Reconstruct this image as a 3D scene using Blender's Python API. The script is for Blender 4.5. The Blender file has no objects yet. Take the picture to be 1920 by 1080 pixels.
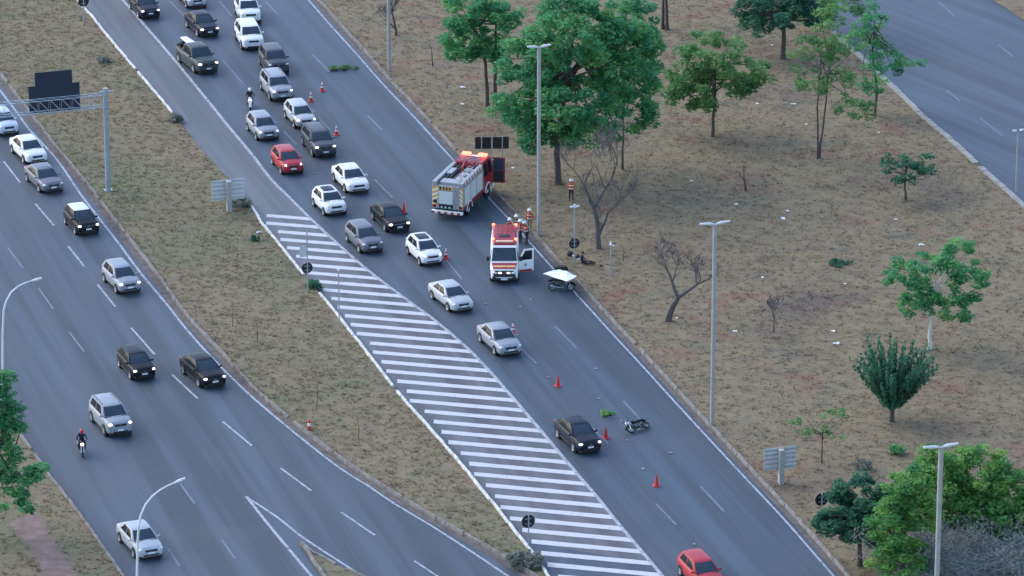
import bpy, bmesh, math, random
import numpy as np
from mathutils import Vector, Matrix
from mathutils.geometry import tessellate_polygon

R = math.radians
rng = random.Random(7)
nrg = np.random.default_rng(11)
S = bpy.context.scene
COL = S.collection

# ------------------------------------------------------------------ camera
PITCH = R(20.0); FPX = 9322.0; CH = 120.0
CAM = Vector((0.0, -CH / math.tan(PITCH), CH))
cd = bpy.data.cameras.new('camera'); cam = bpy.data.objects.new('camera', cd); COL.objects.link(cam)
cd.sensor_width = 36.0; cd.lens = 36.0 * FPX / 1920.0
cd.clip_start = 1.0; cd.clip_end = 6000.0
cam.location = CAM; cam.rotation_euler = (math.pi / 2 - PITCH, 0, 0)
S.camera = cam
# ------------------------------------------------------------------ sky, sun, exposure
SUN_EL, SUN_AZ = R(38), R(-60)      # azimuth measured from +Y (away from the camera) towards +X
w = bpy.data.worlds.new('World'); S.world = w; w.use_nodes = True
wn = w.node_tree; bg = wn.nodes['Background']
sky = wn.nodes.new('ShaderNodeTexSky'); sky.sky_type = 'NISHITA'; sky.sun_disc = False
sky.sun_elevation = SUN_EL; sky.sun_rotation = SUN_AZ; sky.air_density = 1.0; sky.dust_density = 1.2; sky.ozone_density = 2.2
wn.links.new(sky.outputs[0], bg.inputs[0]); bg.inputs[1].default_value = 0.15
sd = bpy.data.lights.new('sun', 'SUN'); so = bpy.data.objects.new('sun', sd); COL.objects.link(so)
sd.energy = 0.65; sd.angle = R(70); sd.color = (1.0, 0.96, 0.92)
dirv = Vector((math.sin(SUN_AZ) * math.cos(SUN_EL), math.cos(SUN_AZ) * math.cos(SUN_EL), math.sin(SUN_EL)))
so.rotation_euler = dirv.to_track_quat('Z', 'Y').to_euler()
so.location = (0, 0, 80)
S.view_settings.view_transform = 'Standard'; S.view_settings.look = 'None'
S.view_settings.exposure = 1.3; S.view_settings.gamma = 1.0
S.render.engine = 'CYCLES'
S.cycles.max_bounces = 8; S.cycles.diffuse_bounces = 5; S.cycles.transparent_max_bounces = 4

# ------------------------------------------------------------------ pixel -> ground
def ray(px, py):
    dx = (px - 960.0) / FPX; dy = (540.0 - py) / FPX
    return Vector((dx, math.cos(PITCH) + dy * math.sin(PITCH), -math.sin(PITCH) + dy * math.cos(PITCH)))
def G(px, py, z=0.0):
    d = ray(px, py); t = (z - CH) / d.z
    p = CAM + d * t
    return Vector((p.x, p.y, z))
def top_at(P, py):
    """height of the point above ground point P that shows on picture row py"""
    d = ray(960, py); t = (P.y - CAM.y) / d.y
    return CH + t * d.z
def heading(px, py, dx, dy):
    a = G(px - dx * 10, py - dy * 10); b = G(px + dx * 10, py + dy * 10); v = b - a
    return math.atan2(v.y, v.x)
ROADH = heading(1068, 540, 980, 1077)
def cat(pts, step=1.5):
    """ground polyline through picture points, smoothed"""
    P = [G(*p) for p in pts]; out = []
    for i in range(len(P) - 1):
        p0 = P[max(i - 1, 0)]; p1 = P[i]; p2 = P[i + 1]; p3 = P[min(i + 2, len(P) - 1)]
        n = max(1, int((p2 - p1).length / step))
        for k in range(n):
            t = k / n
            out.append(0.5 * ((2 * p1) + (p2 - p0) * t + (2 * p0 - 5 * p1 + 4 * p2 - p3) * t * t + (3 * p1 - p0 - 3 * p2 + p3) * t ** 3))
    out.append(P[-1]); return out
def offs(poly, d):
    out = []
    for i, p in enumerate(poly):
        a = poly[max(i - 1, 0)]; b = poly[min(i + 1, len(poly) - 1)]
        t = (b - a); t.z = 0; t.normalize()
        out.append(p + Vector((-t.y, t.x, 0)) * d)
    return out

# ------------------------------------------------------------------ mesh helpers
class MB:
    def __init__(s): s.v = []; s.f = []; s.m = []
    def add(s, vs, fs, mi=0):
        o = len(s.v); s.v += [tuple(p) for p in vs]
        s.f += [tuple(i + o for i in f) for f in fs]; s.m += [mi] * len(fs)
    def box(s, x0, x1, y0, y1, z0, z1, mi=0, M=None):
        vs = [Vector((x, y, z)) for z in (z0, z1) for y in (y0, y1) for x in (x0, x1)]
        if M: vs = [M @ v for v in vs]
        s.add(vs, [(0, 2, 3, 1), (4, 5, 7, 6), (0, 1, 5, 4), (2, 6, 7, 3), (0, 4, 6, 2), (1, 3, 7, 5)], mi)
    def tube(s, pts, rad, n=8, mi=0, caps=True):
        pts = [Vector(p) for p in pts]
        if not hasattr(rad, '__len__'): rad = [rad] * len(pts)
        rings = []; up = Vector((0, 0, 1)); a = None
        for i, p in enumerate(pts):
            t = pts[min(i + 1, len(pts) - 1)] - pts[max(i - 1, 0)]
            t.normalize()
            if a is None: a = t.cross(up if abs(t.z) < 0.9 else Vector((1, 0, 0)))
            else: a = a - t * a.dot(t)
            if a.length < 1e-5: a = t.cross(up if abs(t.z) < 0.9 else Vector((1, 0, 0)))
            a.normalize(); b = t.cross(a)
            rings.append([p + (a * math.cos(2 * math.pi * k / n) + b * math.sin(2 * math.pi * k / n)) * rad[i] for k in range(n)])
        fs = []
        for i in range(len(pts) - 1):
            for k in range(n):
                fs.append((i * n + k, i * n + (k + 1) % n, (i + 1) * n + (k + 1) % n, (i + 1) * n + k))
        if caps:
            fs.append(tuple(range(n - 1, -1, -1))); fs.append(tuple((len(pts) - 1) * n + k for k in range(n)))
        s.add([q for r in rings for q in r], fs, mi)
    def lathe(s, prof, n=16, mi=0, M=None, axis='y'):
        """prof: list of (radius, along axis)"""
        vs = []
        for r, h in prof:
            for k in range(n):
                a = 2 * math.pi * k / n
                v = Vector((r * math.cos(a), h, r * math.sin(a))) if axis == 'y' else (Vector((r * math.cos(a), r * math.sin(a), h)) if axis == 'z' else Vector((h, r * math.cos(a), r * math.sin(a))))
                vs.append(M @ v if M else v)
        fs = []
        for i in range(len(prof) - 1):
            for k in range(n):
                fs.append((i * n + k, i * n + (k + 1) % n, (i + 1) * n + (k + 1) % n, (i + 1) * n + k))
        s.add(vs, fs, mi)
    def ball(s, c, r, n=10, mi=0, M=None):
        c = Vector(c); r = r if hasattr(r, '__len__') else (r, r, r); m = n // 2; vs = []; fs = []
        for i in range(m + 1):
            th = math.pi * i / m
            for k in range(n):
                a = 2 * math.pi * k / n
                v = Vector((r[0] * math.sin(th) * math.cos(a), r[1] * math.sin(th) * math.sin(a), r[2] * math.cos(th)))
                vs.append((M @ v if M else v) + c)
        for i in range(m):
            for k in range(n):
                fs.append((i * n + k, (i + 1) * n + k, (i + 1) * n + (k + 1) % n, i * n + (k + 1) % n))
        s.add(vs, fs, mi)
    def mesh(s, name, smooth=None, bevel=0, fix=False):
        me = bpy.data.meshes.new(name); me.from_pydata(s.v, [], s.f)
        if len(set(s.m)) > 1: me.polygons.foreach_set('material_index', s.m)
        if bevel or fix:
            bm = bmesh.new(); bm.from_mesh(me)
            if bevel:
                es = [e for e in bm.edges if len(e.link_faces) == 2 and e.calc_face_angle(0) > 0.6]
                bmesh.ops.bevel(bm, geom=es, offset=bevel, segments=1, affect='EDGES', clamp_overlap=True)
            bmesh.ops.recalc_face_normals(bm, faces=bm.faces)
            bm.to_mesh(me); bm.free()
        if smooth is not None:
            me.polygons.foreach_set('use_smooth', [True] * len(me.polygons))
            me.set_sharp_from_angle(angle=R(smooth))
        me.update(); return me

def ob(name, me, mats=(), parent=None, loc=None, rz=None):
    o = bpy.data.objects.new(name, me); COL.objects.link(o)
    if mats and me is not None:
        mats = mats if isinstance(mats, (list, tuple)) else [mats]
        if len(me.materials) == 0:
            for m in mats: me.materials.append(m)
        else:
            for i, m in enumerate(mats):
                if me.materials[i] != m:
                    o.material_slots[i].link = 'OBJECT'; o.material_slots[i].material = m
    if parent: o.parent = parent
    if loc is not None: o.location = loc
    if rz is not None: o.rotation_euler = (0, 0, rz)
    return o
def tag(o, label=None, cat_=None, group=None, kind=None):
    if label: o['label'] = label
    if cat_: o['category'] = cat_
    if group: o['group'] = group
    if kind: o['kind'] = kind
    return o
def thing(name, label, cat_, loc=(0, 0, 0), rz=0, group=None):
    o = bpy.data.objects.new(name, None); COL.objects.link(o); o.location = loc; o.rotation_euler = (0, 0, rz)
    o.empty_display_size = 0.3
    return tag(o, label, cat_, group)

# ------------------------------------------------------------------ materials
MAT = {}
def nodes(name):
    m = bpy.data.materials.new(name); m.use_nodes = True; MAT[name] = m
    nt = m.node_tree; return m, nt, nt.nodes['Principled BSDF']
def noise(nt, vec, scale, detail=4, rough=0.55, dim='3D'):
    n = nt.nodes.new('ShaderNodeTexNoise'); n.inputs['Scale'].default_value = scale
    n.inputs['Detail'].default_value = detail; n.inputs['Roughness'].default_value = rough
    if vec is not None: nt.links.new(vec, n.inputs['Vector'])
    return n.outputs['Fac']
def ramp(nt, fac, stops):
    r = nt.nodes.new('ShaderNodeValToRGB'); e = r.color_ramp.elements
    while len(e) < len(stops): e.new(0.5)
    for i, (p, c) in enumerate(stops):
        e[i].position = p; e[i].color = (c[0], c[1], c[2], 1) if hasattr(c, '__len__') else (c, c, c, 1)
    nt.links.new(fac, r.inputs[0]); return r.outputs[0]
def mix(nt, fac, a, b, mode='MIX'):
    n = nt.nodes.new('ShaderNodeMix'); n.data_type = 'RGBA'; n.blend_type = mode
    for k, x in ((0, fac), (6, a), (7, b)):
        if isinstance(x, (int, float)): n.inputs[k].default_value = x
        elif isinstance(x, tuple): n.inputs[k].default_value = (*x, 1)
        else: nt.links.new(x, n.inputs[k])
    return n.outputs[2]
def bump(nt, h, b, strength=0.4, dist=0.05):
    n = nt.nodes.new('ShaderNodeBump'); n.inputs['Strength'].default_value = strength; n.inputs['Distance'].default_value = dist
    nt.links.new(h, n.inputs['Height']); nt.links.new(n.outputs[0], b.inputs['Normal'])
def wpos(nt): return nt.nodes.new('ShaderNodeNewGeometry').outputs['Position']
def opos(nt): return nt.nodes.new('ShaderNodeTexCoord').outputs['Object']
def plain(name, c, rough=0.6, metal=0.0, var=0.25, scale=6.0, coat=0.0, emit=None, es=0.0, spec=0.5):
    m, nt, b = nodes(name)
    f = noise(nt, opos(nt), scale, 5)
    lo = tuple(x * (1 - var) for x in c); hi = tuple(min(1, x * (1 + var)) for x in c)
    nt.links.new(ramp(nt, f, [(0.3, lo), (0.7, hi)]), b.inputs['Base Color'])
    b.inputs['Roughness'].default_value = rough; b.inputs['Metallic'].default_value = metal
    b.inputs['Coat Weight'].default_value = coat; b.inputs['Coat Roughness'].default_value = 0.08
    b.inputs['Specular IOR Level'].default_value = spec
    if emit: b.inputs['Emission Color'].default_value = (*emit, 1); b.inputs['Emission Strength'].default_value = es
    return m
def paint(name, c, metal=0.0): return plain(name, c, 0.42, metal, 0.08, 1.5, coat=0.18 if sum(c) > .2 else 0.08, spec=0.35 if sum(c) > .2 else 0.22)

def rotmap(nt, ang, sx, sy):
    """world position turned so that x runs along the road, then scaled"""
    mp = nt.nodes.new('ShaderNodeMapping'); mp.vector_type = 'POINT'
    mp.inputs['Rotation'].default_value = (0, 0, -ang)
    m2 = nt.nodes.new('ShaderNodeMapping'); m2.inputs['Scale'].default_value = (sx, sy, 0.01)
    nt.links.new(wpos(nt), mp.inputs[0]); nt.links.new(mp.outputs[0], m2.inputs[0]); return m2.outputs[0]
def asphalt(name, base, ang, warm=(0.095, 0.085, 0.085)):
    m, nt, b = nodes(name); p = wpos(nt)
    streak = noise(nt, rotmap(nt, ang, 0.018, 0.62), 1.0, 3, 0.6)
    streak2 = noise(nt, rotmap(nt, ang, 0.04, 1.6), 1.0, 2, 0.5)
    blot = noise(nt, p, 0.09, 5, 0.6); fine = noise(nt, p, 9.0, 4, 0.7)
    c = mix(nt, ramp(nt, streak, [(0.38, 0.0), (0.62, 1.0)]), tuple(x * 0.66 for x in base), tuple(x * 1.18 for x in base))
    c = mix(nt, ramp(nt, blot, [(0.45, 0.0), (0.72, 0.55)]), c, warm)
    c = mix(nt, 1.0, c, ramp(nt, streak2, [(0.3, 0.93), (0.7, 1.05)]), 'MULTIPLY')
    c = mix(nt, 1.0, c, ramp(nt, fine, [(0.25, 0.80), (0.75, 1.15)]), 'MULTIPLY')
    cr = noise(nt, p, 0.5, 6, 0.7)
    c = mix(nt, ramp(nt, cr, [(0.70, 0.0), (0.76, 0.35)]), c, tuple(x * 0.55 for x in base))
    nt.links.new(c, b.inputs['Base Color']); b.inputs['Roughness'].default_value = 0.62
    bump(nt, fine, b, 0.15, 0.02); return m
asphalt('asphalt_main', (0.048, 0.075, 0.110), ROADH, (0.064, 0.078, 0.098))
asphalt('asphalt_left', (0.051, 0.075, 0.106), ROADH, (0.065, 0.077, 0.096))
asphalt('asphalt_far', (0.057, 0.083, 0.117), R(-57), (0.068, 0.083, 0.105))
asphalt('asphalt_hatch', (0.108, 0.116, 0.132), ROADH, (0.118, 0.114, 0.118))
asphalt('asphalt_pale', (0.060, 0.083, 0.112), ROADH, (0.072, 0.083, 0.10))

def road_paint(name, c, wear):
    m, nt, b = nodes(name); p = wpos(nt)
    f = noise(nt, p, 2.2, 6, 0.75); g = noise(nt, p, 14.0, 3, 0.7)
    f2 = mix(nt, 0.35, f, g)
    col = mix(nt, ramp(nt, f2, [(wear - 0.06, 0.0), (wear + 0.06, 1.0)]), (0.10, 0.105, 0.12), c)
    nt.links.new(col, b.inputs['Base Color']); b.inputs['Roughness'].default_value = 0.6; return m
road_paint('paint_white', (0.54, 0.545, 0.55), 0.385)
road_paint('paint_worn', (0.40, 0.43, 0.48), 0.46)
road_paint('paint_faint', (0.16, 0.19, 0.25), 0.47)

def grass_nodes(nt, park):
    p = wpos(nt)
    straw = (0.245, 0.200, 0.122); straw2 = (0.32, 0.27, 0.178); green = (0.132, 0.148, 0.084); brown = (0.172, 0.132, 0.094)
    soil = (0.205, 0.098, 0.080); grey = (0.082, 0.064, 0.068)
    mid = noise(nt, p, 0.8, 5, 0.65); big = noise(nt, p, 0.07, 4, 0.55); fine = noise(nt, p, 5.0, 5, 0.7)
    c = mix(nt, ramp(nt, mid, [(0.30, 0.0), (0.70, 1.0)]), straw, brown)
    if park:
        # a band of straw along the road, brown leaf litter and red soil further in
        n = Vector((-math.sin(ROADH), math.cos(ROADH), 0)); e = G(1084, 556)
        dp = nt.nodes.new('ShaderNodeVectorMath'); dp.operation = 'DOT_PRODUCT'; dp.inputs[1].default_value = n
        nt.links.new(p, dp.inputs[0])
        mr = nt.nodes.new('ShaderNodeMapRange'); mr.inputs[1].default_value = n.dot(e) + 3.0; mr.inputs[2].default_value = n.dot(e) + 10.0
        nt.links.new(dp.outputs['Value'], mr.inputs[0])
        ad = nt.nodes.new('ShaderNodeMath'); ad.operation = 'ADD'; nt.links.new(mr.outputs[0], ad.inputs[0])
        sb = nt.nodes.new('ShaderNodeMath'); sb.operation = 'MULTIPLY_ADD'; sb.inputs[1].default_value = 2.4; sb.inputs[2].default_value = -1.2
        nt.links.new(big, sb.inputs[0]); nt.links.new(sb.outputs[0], ad.inputs[1])
        inner = mix(nt, ramp(nt, mid, [(0.38, 0.0), (0.62, 1.0)]), grey, (0.126, 0.092, 0.089))
        band = ramp(nt, ad.outputs[0], [(0.2, 0.0), (0.7, 1.0)])
        c = mix(nt, band, c, inner); straw2 = mix(nt, band, straw2, (0.175, 0.136, 0.126))
        red = noise(nt, p, 0.19, 5, 0.62)
        c = mix(nt, ramp(nt, red, [(0.56, 0.0), (0.70, 0.75)]), c, soil)
    else:
        c = mix(nt, ramp(nt, big, [(0.42, 0.0), (0.62, 0.6)]), c, green)
        red = noise(nt, p, 0.13, 5, 0.6)
        c = mix(nt, ramp(nt, red, [(0.60, 0.0), (0.74, 0.55)]), c, (0.19, 0.115, 0.085))
    g2 = noise(nt, p, 0.30, 5, 0.6)
    c = mix(nt, ramp(nt, g2, [(0.54, 0.0), (0.70, 0.55 if park else 0.65)]), c, (0.105, 0.125, 0.095) if park else green)
    mp = nt.nodes.new('ShaderNodeMapping'); mp.inputs['Scale'].default_value = (0.75, 1.0, 1.0); nt.links.new(p, mp.inputs[0])
    fleck = noise(nt, mp.outputs[0], 3.2, 6, 0.8)
    c = mix(nt, ramp(nt, fleck, [(0.50, 0.0), (0.72, 0.5)]), c, straw2)
    c = mix(nt, ramp(nt, fleck, [(0.22, 0.45), (0.44, 0.0)]), c, (0.105, 0.085, 0.075))
    return c, fine
def grass_mat(name, park, blade=False):
    m, nt, b = nodes(name); c, fine = grass_nodes(nt, park)
    if blade:
        at = nt.nodes.new('ShaderNodeAttribute'); at.attribute_name = 'tint'
        c = mix(nt, 1.0, c, ramp(nt, at.outputs['Fac'], [(0.0, 0.95), (1.0, 2.5)]), 'MULTIPLY')
    else: bump(nt, fine, b, 0.3, 0.05)
    nt.links.new(c, b.inputs['Base Color']); b.inputs['Roughness'].default_value = 0.9; b.inputs['Specular IOR Level'].default_value = 0.15
    if blade:      # dry blades let light through
        tl = nt.nodes.new('ShaderNodeBsdfTranslucent'); nt.links.new(c, tl.inputs[0]); mx = nt.nodes.new('ShaderNodeMixShader'); mx.inputs[0].default_value = 0.5
        nt.links.new(b.outputs[0], mx.inputs[1]); nt.links.new(tl.outputs[0], mx.inputs[2]); nt.links.new(mx.outputs[0], nt.nodes['Material Output'].inputs['Surface'])
    return m
grass_mat('grass_median', False); grass_mat('grass_park', True)
grass_mat('blade_median', False, True); grass_mat('blade_park', True, True)
plain('path_soil', (0.20, 0.135, 0.115), 0.9, 0, 0.3, 1.2)

def leaf_mat(name, a, b_, c_):
    m, nt, b = nodes(name)
    at = nt.nodes.new('ShaderNodeAttribute'); at.attribute_name = 'tint'
    col = ramp(nt, at.outputs['Fac'], [(0.0, a), (0.55, b_), (1.0, c_)])
    nt.links.new(col, b.inputs['Base Color'])
    b.inputs['Roughness'].default_value = 0.6; b.inputs['Specular IOR Level'].default_value = 0.25
    tl = nt.nodes.new('ShaderNodeBsdfTranslucent'); nt.links.new(col, tl.inputs[0])      # light passing through thin leaves
    mx = nt.nodes.new('ShaderNodeMixShader'); mx.inputs[0].default_value = 0.5
    nt.links.new(b.outputs[0], mx.inputs[1]); nt.links.new(tl.outputs[0], mx.inputs[2])
    nt.links.new(mx.outputs[0], nt.nodes['Material Output'].inputs['Surface'])
    return m
leaf_mat('leaf_green', (0.058, 0.22, 0.115), (0.105, 0.37, 0.165), (0.230, 0.48, 0.16))
leaf_mat('leaf_dark', (0.036, 0.125, 0.085), (0.06, 0.2, 0.12), (0.11, 0.28, 0.15))
leaf_mat('leaf_bright', (0.075, 0.25, 0.09), (0.16, 0.38, 0.11), (0.3, 0.48, 0.12))
leaf_mat('leaf_light', (0.085, 0.22, 0.095), (0.14, 0.31, 0.11), (0.23, 0.4, 0.13))
leaf_mat('leaf_grey', (0.15, 0.17, 0.155), (0.22, 0.245, 0.225), (0.32, 0.34, 0.31))
plain('bark', (0.075, 0.062, 0.055), 0.9, 0, 0.4, 8); plain('bark_grey', (0.105, 0.094, 0.090), 0.9, 0, 0.35, 8)
plain('bark_limed', (0.58, 0.56, 0.50), 0.9, 0, 0.12, 5); plain('twig', (0.115, 0.105, 0.104), 0.9, 0, 0.3, 6)
plain('concrete', (0.30, 0.29, 0.27), 0.85, 0, 0.3, 3); plain('kerb_white', (0.62, 0.62, 0.60), 0.8, 0, 0.35, 2.2)
plain('kerb_stone', (0.215, 0.198, 0.18), 0.9, 0, 0.35, 2.0)
plain('pole_concrete', (0.36, 0.355, 0.33), 0.75, 0, 0.12, 2); plain('pole_grey', (0.32, 0.36, 0.38), 0.55, 0.2, 0.12, 2)
plain('lamp_white', (0.72, 0.74, 0.75), 0.4, 0, 0.06); plain('lamp_glass', (0.62, 0.66, 0.68), 0.2, 0, 0.05)
plain('lamp_dark', (0.05, 0.055, 0.06), 0.5)
plain('sign_black', (0.012, 0.014, 0.018), 0.5, 0, 0.2); plain('sign_navy', (0.012, 0.022, 0.045), 0.5, 0, 0.2)
plain('sign_back', (0.56, 0.58, 0.60), 0.45, 0.2, 0.08, 2); plain('steel', (0.42, 0.46, 0.50), 0.4, 0.5, 0.12)
plain('tyre', (0.014, 0.014, 0.015), 0.85); plain('rim', (0.55, 0.56, 0.58), 0.3, 0.8, 0.05); plain('rim_dark', (0.10, 0.10, 0.11), 0.4, 0.6)
plain('black_trim', (0.015, 0.016, 0.018), 0.55); plain('chrome', (0.72, 0.73, 0.75), 0.15, 1.0, 0.03)
plain('glass', (0.014, 0.020, 0.028), 0.15, 0, 0.1, 2, spec=0.12); plain('glass_pale', (0.034, 0.052, 0.072), 0.08, 0, 0.15, 2, spec=0.45)  # glass_pale: sky reflection on the windscreens put into a paler blue base colour
plain('plate', (0.78, 0.80, 0.82), 0.4, 0, 0.05)
plain('lens_off', (0.70, 0.72, 0.72), 0.12, 0.3, 0.05); plain('lens_on', (0.9, 0.88, 0.8), 0.2, 0, 0.02, emit=(1.0, 0.88, 0.66), es=1.7)
plain('lens_white', (0.9, 0.9, 0.9), 0.2, 0, 0.02, emit=(0.95, 0.97, 1.0), es=0.7)
plain('lens_red', (0.35, 0.012, 0.012), 0.2); plain('beacon', (0.9, 0.12, 0.06), 0.3, 0, 0.05, emit=(1.0, 0.10, 0.05), es=3.0)
plain('beacon_amber', (0.85, 0.55, 0.35), 0.3, 0, 0.05)
for n_, c_, k_ in (('white', (0.74, 0.75, 0.74), 0), ('silver', (0.30, 0.32, 0.36), 0.25), ('pearl', (0.45, 0.47, 0.50), 0.2), ('grey', (0.16, 0.17, 0.20), 0.3),
                   ('dark_grey', (0.060, 0.066, 0.080), 0.2), ('black', (0.005, 0.007, 0.013), 0.0), ('navy', (0.009, 0.013, 0.027), 0.0),
                   ('red', (0.42, 0.022, 0.035), 0), ('fire_red', (0.30, 0.022, 0.038), 0), ('pale_blue', (0.55, 0.61, 0.70), 0.2), ('green_grey', (0.055, 0.070, 0.075), 0.1)):
    paint(n_, c_, k_)
plain('alu', (0.38, 0.40, 0.42), 0.45, 0.4, 0.12, 2); plain('deck', (0.21, 0.20, 0.19), 0.8, 0, 0.2)
plain('shutter', (0.62, 0.64, 0.63), 0.5, 0.0, 0.08); plain('yellow', (0.75, 0.36, 0.03), 0.5, 0, 0.08); plain('stripe_red', (0.45, 0.02, 0.03), 0.5, 0, 0.08)
plain('amber_stripe', (0.72, 0.42, 0.18), 0.5); plain('white_flat', (0.78, 0.79, 0.77), 0.6, 0, 0.05)
plain('cone_orange', (0.62, 0.035, 0.035), 0.6, 0, 0.12); plain('cone_white', (0.80, 0.80, 0.80), 0.5, 0, 0.05)
plain('skin', (0.30, 0.17, 0.11), 0.6, 0, 0.1); plain('cloth_red', (0.46, 0.05, 0.035), 0.8, 0, 0.18); plain('cloth_orange', (0.58, 0.10, 0.04), 0.8, 0, 0.15)
plain('cloth_dark', (0.022, 0.022, 0.028), 0.85, 0, 0.3); plain('cloth_navy', (0.018, 0.022, 0.05), 0.85, 0, 0.3); plain('cloth_khaki', (0.22, 0.18, 0.12), 0.85)
plain('cloth_white', (0.70, 0.70, 0.70), 0.85, 0, 0.1); plain('boot', (0.012, 0.012, 0.012), 0.6); plain('hair', (0.012, 0.010, 0.009), 0.7)
plain('helmet_white', (0.78, 0.77, 0.70), 0.3, 0, 0.05); plain('helmet_red', (0.55, 0.03, 0.04), 0.3, 0, 0.05); plain('helmet_black', (0.02, 0.02, 0.025), 0.25)
plain('reflective', (0.80, 0.80, 0.70), 0.4, 0, 0.05); plain('sheet_white', (0.80, 0.82, 0.80), 0.75, 0, 0.03, 3); plain('bag_dark', (0.02, 0.02, 0.026), 0.8)
plain('litter', (0.75, 0.75, 0.74), 0.7, 0, 0.1); plain('seat_black', (0.02, 0.02, 0.02), 0.7); plain('engine', (0.16, 0.165, 0.17), 0.4, 0.7, 0.3)
plain('hydrant_red', (0.50, 0.06, 0.05), 0.6)

# ------------------------------------------------------------------ setting: ground, roads, verges, kerbs, markings
def sheet(name, pts, z, mat, skirt=0.0, parent=None):
    pts = [Vector((p.x, p.y, z)) for p in pts]
    tris = tessellate_polygon([pts]); mb = MB(); mb.add(pts, tris)
    if skirt:
        n = len(pts)
        for i in range(n):
            a = pts[i]; b = pts[(i + 1) % n]; dz = Vector((0, 0, skirt)); mb.add([a, b, b - dz, a - dz], [(0, 1, 2, 3)])
    me = mb.mesh(name)
    for p in me.polygons:
        pass
    bm = bmesh.new(); bm.from_mesh(me)
    for f in bm.faces:
        if f.normal.z < -0.5: f.normal_flip()
    bm.to_mesh(me); bm.free()
    o = ob(name, me, mat, parent)
    if not parent: o['kind'] = 'structure'
    return o
gm = MB(); gm.add([(-2500, -2500, -0.15), (2500, -2500, -0.15), (2500, 3500, -0.15), (-2500, 3500, -0.15)], [(0, 1, 2, 3)])
tag(ob('ground', gm.mesh('ground'), MAT['grass_park']), kind='structure')

R_LINE = [(265, -340), (390, -205), (490, -96), (578, 0), (617, 45), (667, 100), (717, 157), (773, 216), (845, 295), (913, 368), (954, 411), (995, 457), (1036, 503),
          (1088, 560), (1148, 626), (1200, 682), (1280, 770), (1380, 878), (1469, 973), (1560, 1077), (1740, 1280), (1900, 1460)]
L_LINE = [(-110, -420), (80, -180), (160, -85), (230, 0), (260, 35), (325, 110), (392, 192), (433, 243), (467, 283), (508, 336), (536, 364), (578, 406), (602, 429),
          (647, 470), (696, 512), (780, 575), (804, 592), (841, 622), (870, 647), (905, 682), (950, 733), (1000, 791), (1046, 846), (1091, 899), (1125, 939), (1160, 983), (1241, 1079), (1330, 1185)]
MED_R = [(-190, -420), (0, -180), (80, -80), (152, 10), (172, 32), (200, 67), (250, 127), (282, 165), (312, 200), (334, 228), (362, 265), (418, 326), (469, 384), (489, 418), (513, 447),
         (540, 481), (573, 522), (597, 549), (645, 608), (692, 668), (745, 737), (800, 799), (860, 867), (900, 917), (934, 957), (962, 994), (994, 1033), (1017, 1066), (1030, 1086)]
MED_L = [(-420, -420), (-200, -130), (-90, 15), (0, 140), (55, 212), (100, 272), (150, 332), (182, 372), (225, 428), (290, 512), (345, 588), (407, 655), (478, 733), (560, 802), (640, 864),
         (702, 905), (800, 965), (915, 1030), (975, 1066), (1012, 1090)]
LL_LINE = [(-480, -420), (-200, -90), (-60, 92), (33, 213), (55, 243), (107, 300), (150, 363), (190, 415), (225, 460), (262, 510), (312, 570), (345, 612), (387, 660), (433, 707), (480, 751), (560, 818),
           (640, 880), (690, 911), (740, 945), (815, 990), (915, 1055), (980, 1100)]
LV_R = [(-700, -420), (-420, 180), (-250, 440), (-60, 690), (20, 792), (60, 847), (98, 900), (155, 974), (195, 1031), (228, 1079), (330, 1240), (430, 1420)]
FAR_L = [(1130, -330), (1300, -170), (1490, -4), (1600, 95), (1690, 178), (1734, 222), (1782, 262), (1845, 320), (1922, 388), (2100, 545), (2400, 800), (3000, 1420)]
FAR_R = [(1440, -330), (1600, -195), (1740, -90), (1862, 0), (1922, 40), (2300, 300), (2800, 640), (3900, 1420)]
rl, ll, mr_, ml, lll, lv, fl, fr = (cat(x) for x in (R_LINE, L_LINE, MED_R, MED_L, LL_LINE, LV_R, FAR_L, FAR_R))
rk = offs(rl, 0.72)                                      # inner face of the right-hand kerb
if (rk[len(rk) // 2] - rl[len(rl) // 2]).x < 0: rk = offs(rl, -0.72)

lroad = sheet('left_road', lv + [G(1100, 1420), G(1100, 1090)] + ml[::-1], 0.0, MAT['asphalt_left'])
mroad = sheet('main_road', mr_ + [G(1012, 1092), G(700, 1420)] + rk[::-1], 0.006, MAT['asphalt_main'])
froad = sheet('far_road', fl + fr[::-1], 0.0, MAT['asphalt_far'])
hatch_i0 = min(range(len(ll)), key=lambda i: (ll[i] - G(508, 336)).length)
sheet('painted_shoulder', mr_[:-3] + ll[::-1][6:], 0.010, MAT['asphalt_hatch'])
pale = sheet('asphalt_patch', [G(*p) for p in ((440, 988), (475, 984), (498, 985), (582, 1085), (660, 1200), (300, 1200), (290, 1085), (320, 985))], 0.004, MAT['asphalt_pale'])

VZ = 0.10
med_poly = ml + mr_[::-1]
park_poly = rk + [G(2200, 1460)] + [G(3000, 1420)] + fl[::-1][1:]
lv_poly = lv + [G(-1500, 1420), G(-1500, -420)]
far_poly = fr + [G(5200, 1420), G(3000, -330)]
isl_px = [(566, 1022), (592, 1040), (640, 1066), (684, 1084), (900, 1230), (705, 1230), (606, 1085), (583, 1050)]
isl_poly = [G(*p) for p in isl_px]
sheet('median_verge', med_poly, VZ, MAT['grass_median'], 0.24)
sheet('park_verge', park_poly, VZ, MAT['grass_park'], 0.24)
sheet('left_verge', lv_poly, VZ, MAT['grass_median'], 0.24)
sheet('far_verge', far_poly, VZ, MAT['grass_park'], 0.24)
sheet('traffic_island', isl_poly, VZ, MAT['grass_median'], 0.24)
sheet('dirt_path', [G(*p) for p in ((16, 985), (40, 972), (68, 962), (100, 1014), (128, 1056), (150, 1092), (92, 1092), (66, 1050), (50, 1020))], VZ + 0.006, MAT['path_soil'])

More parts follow.
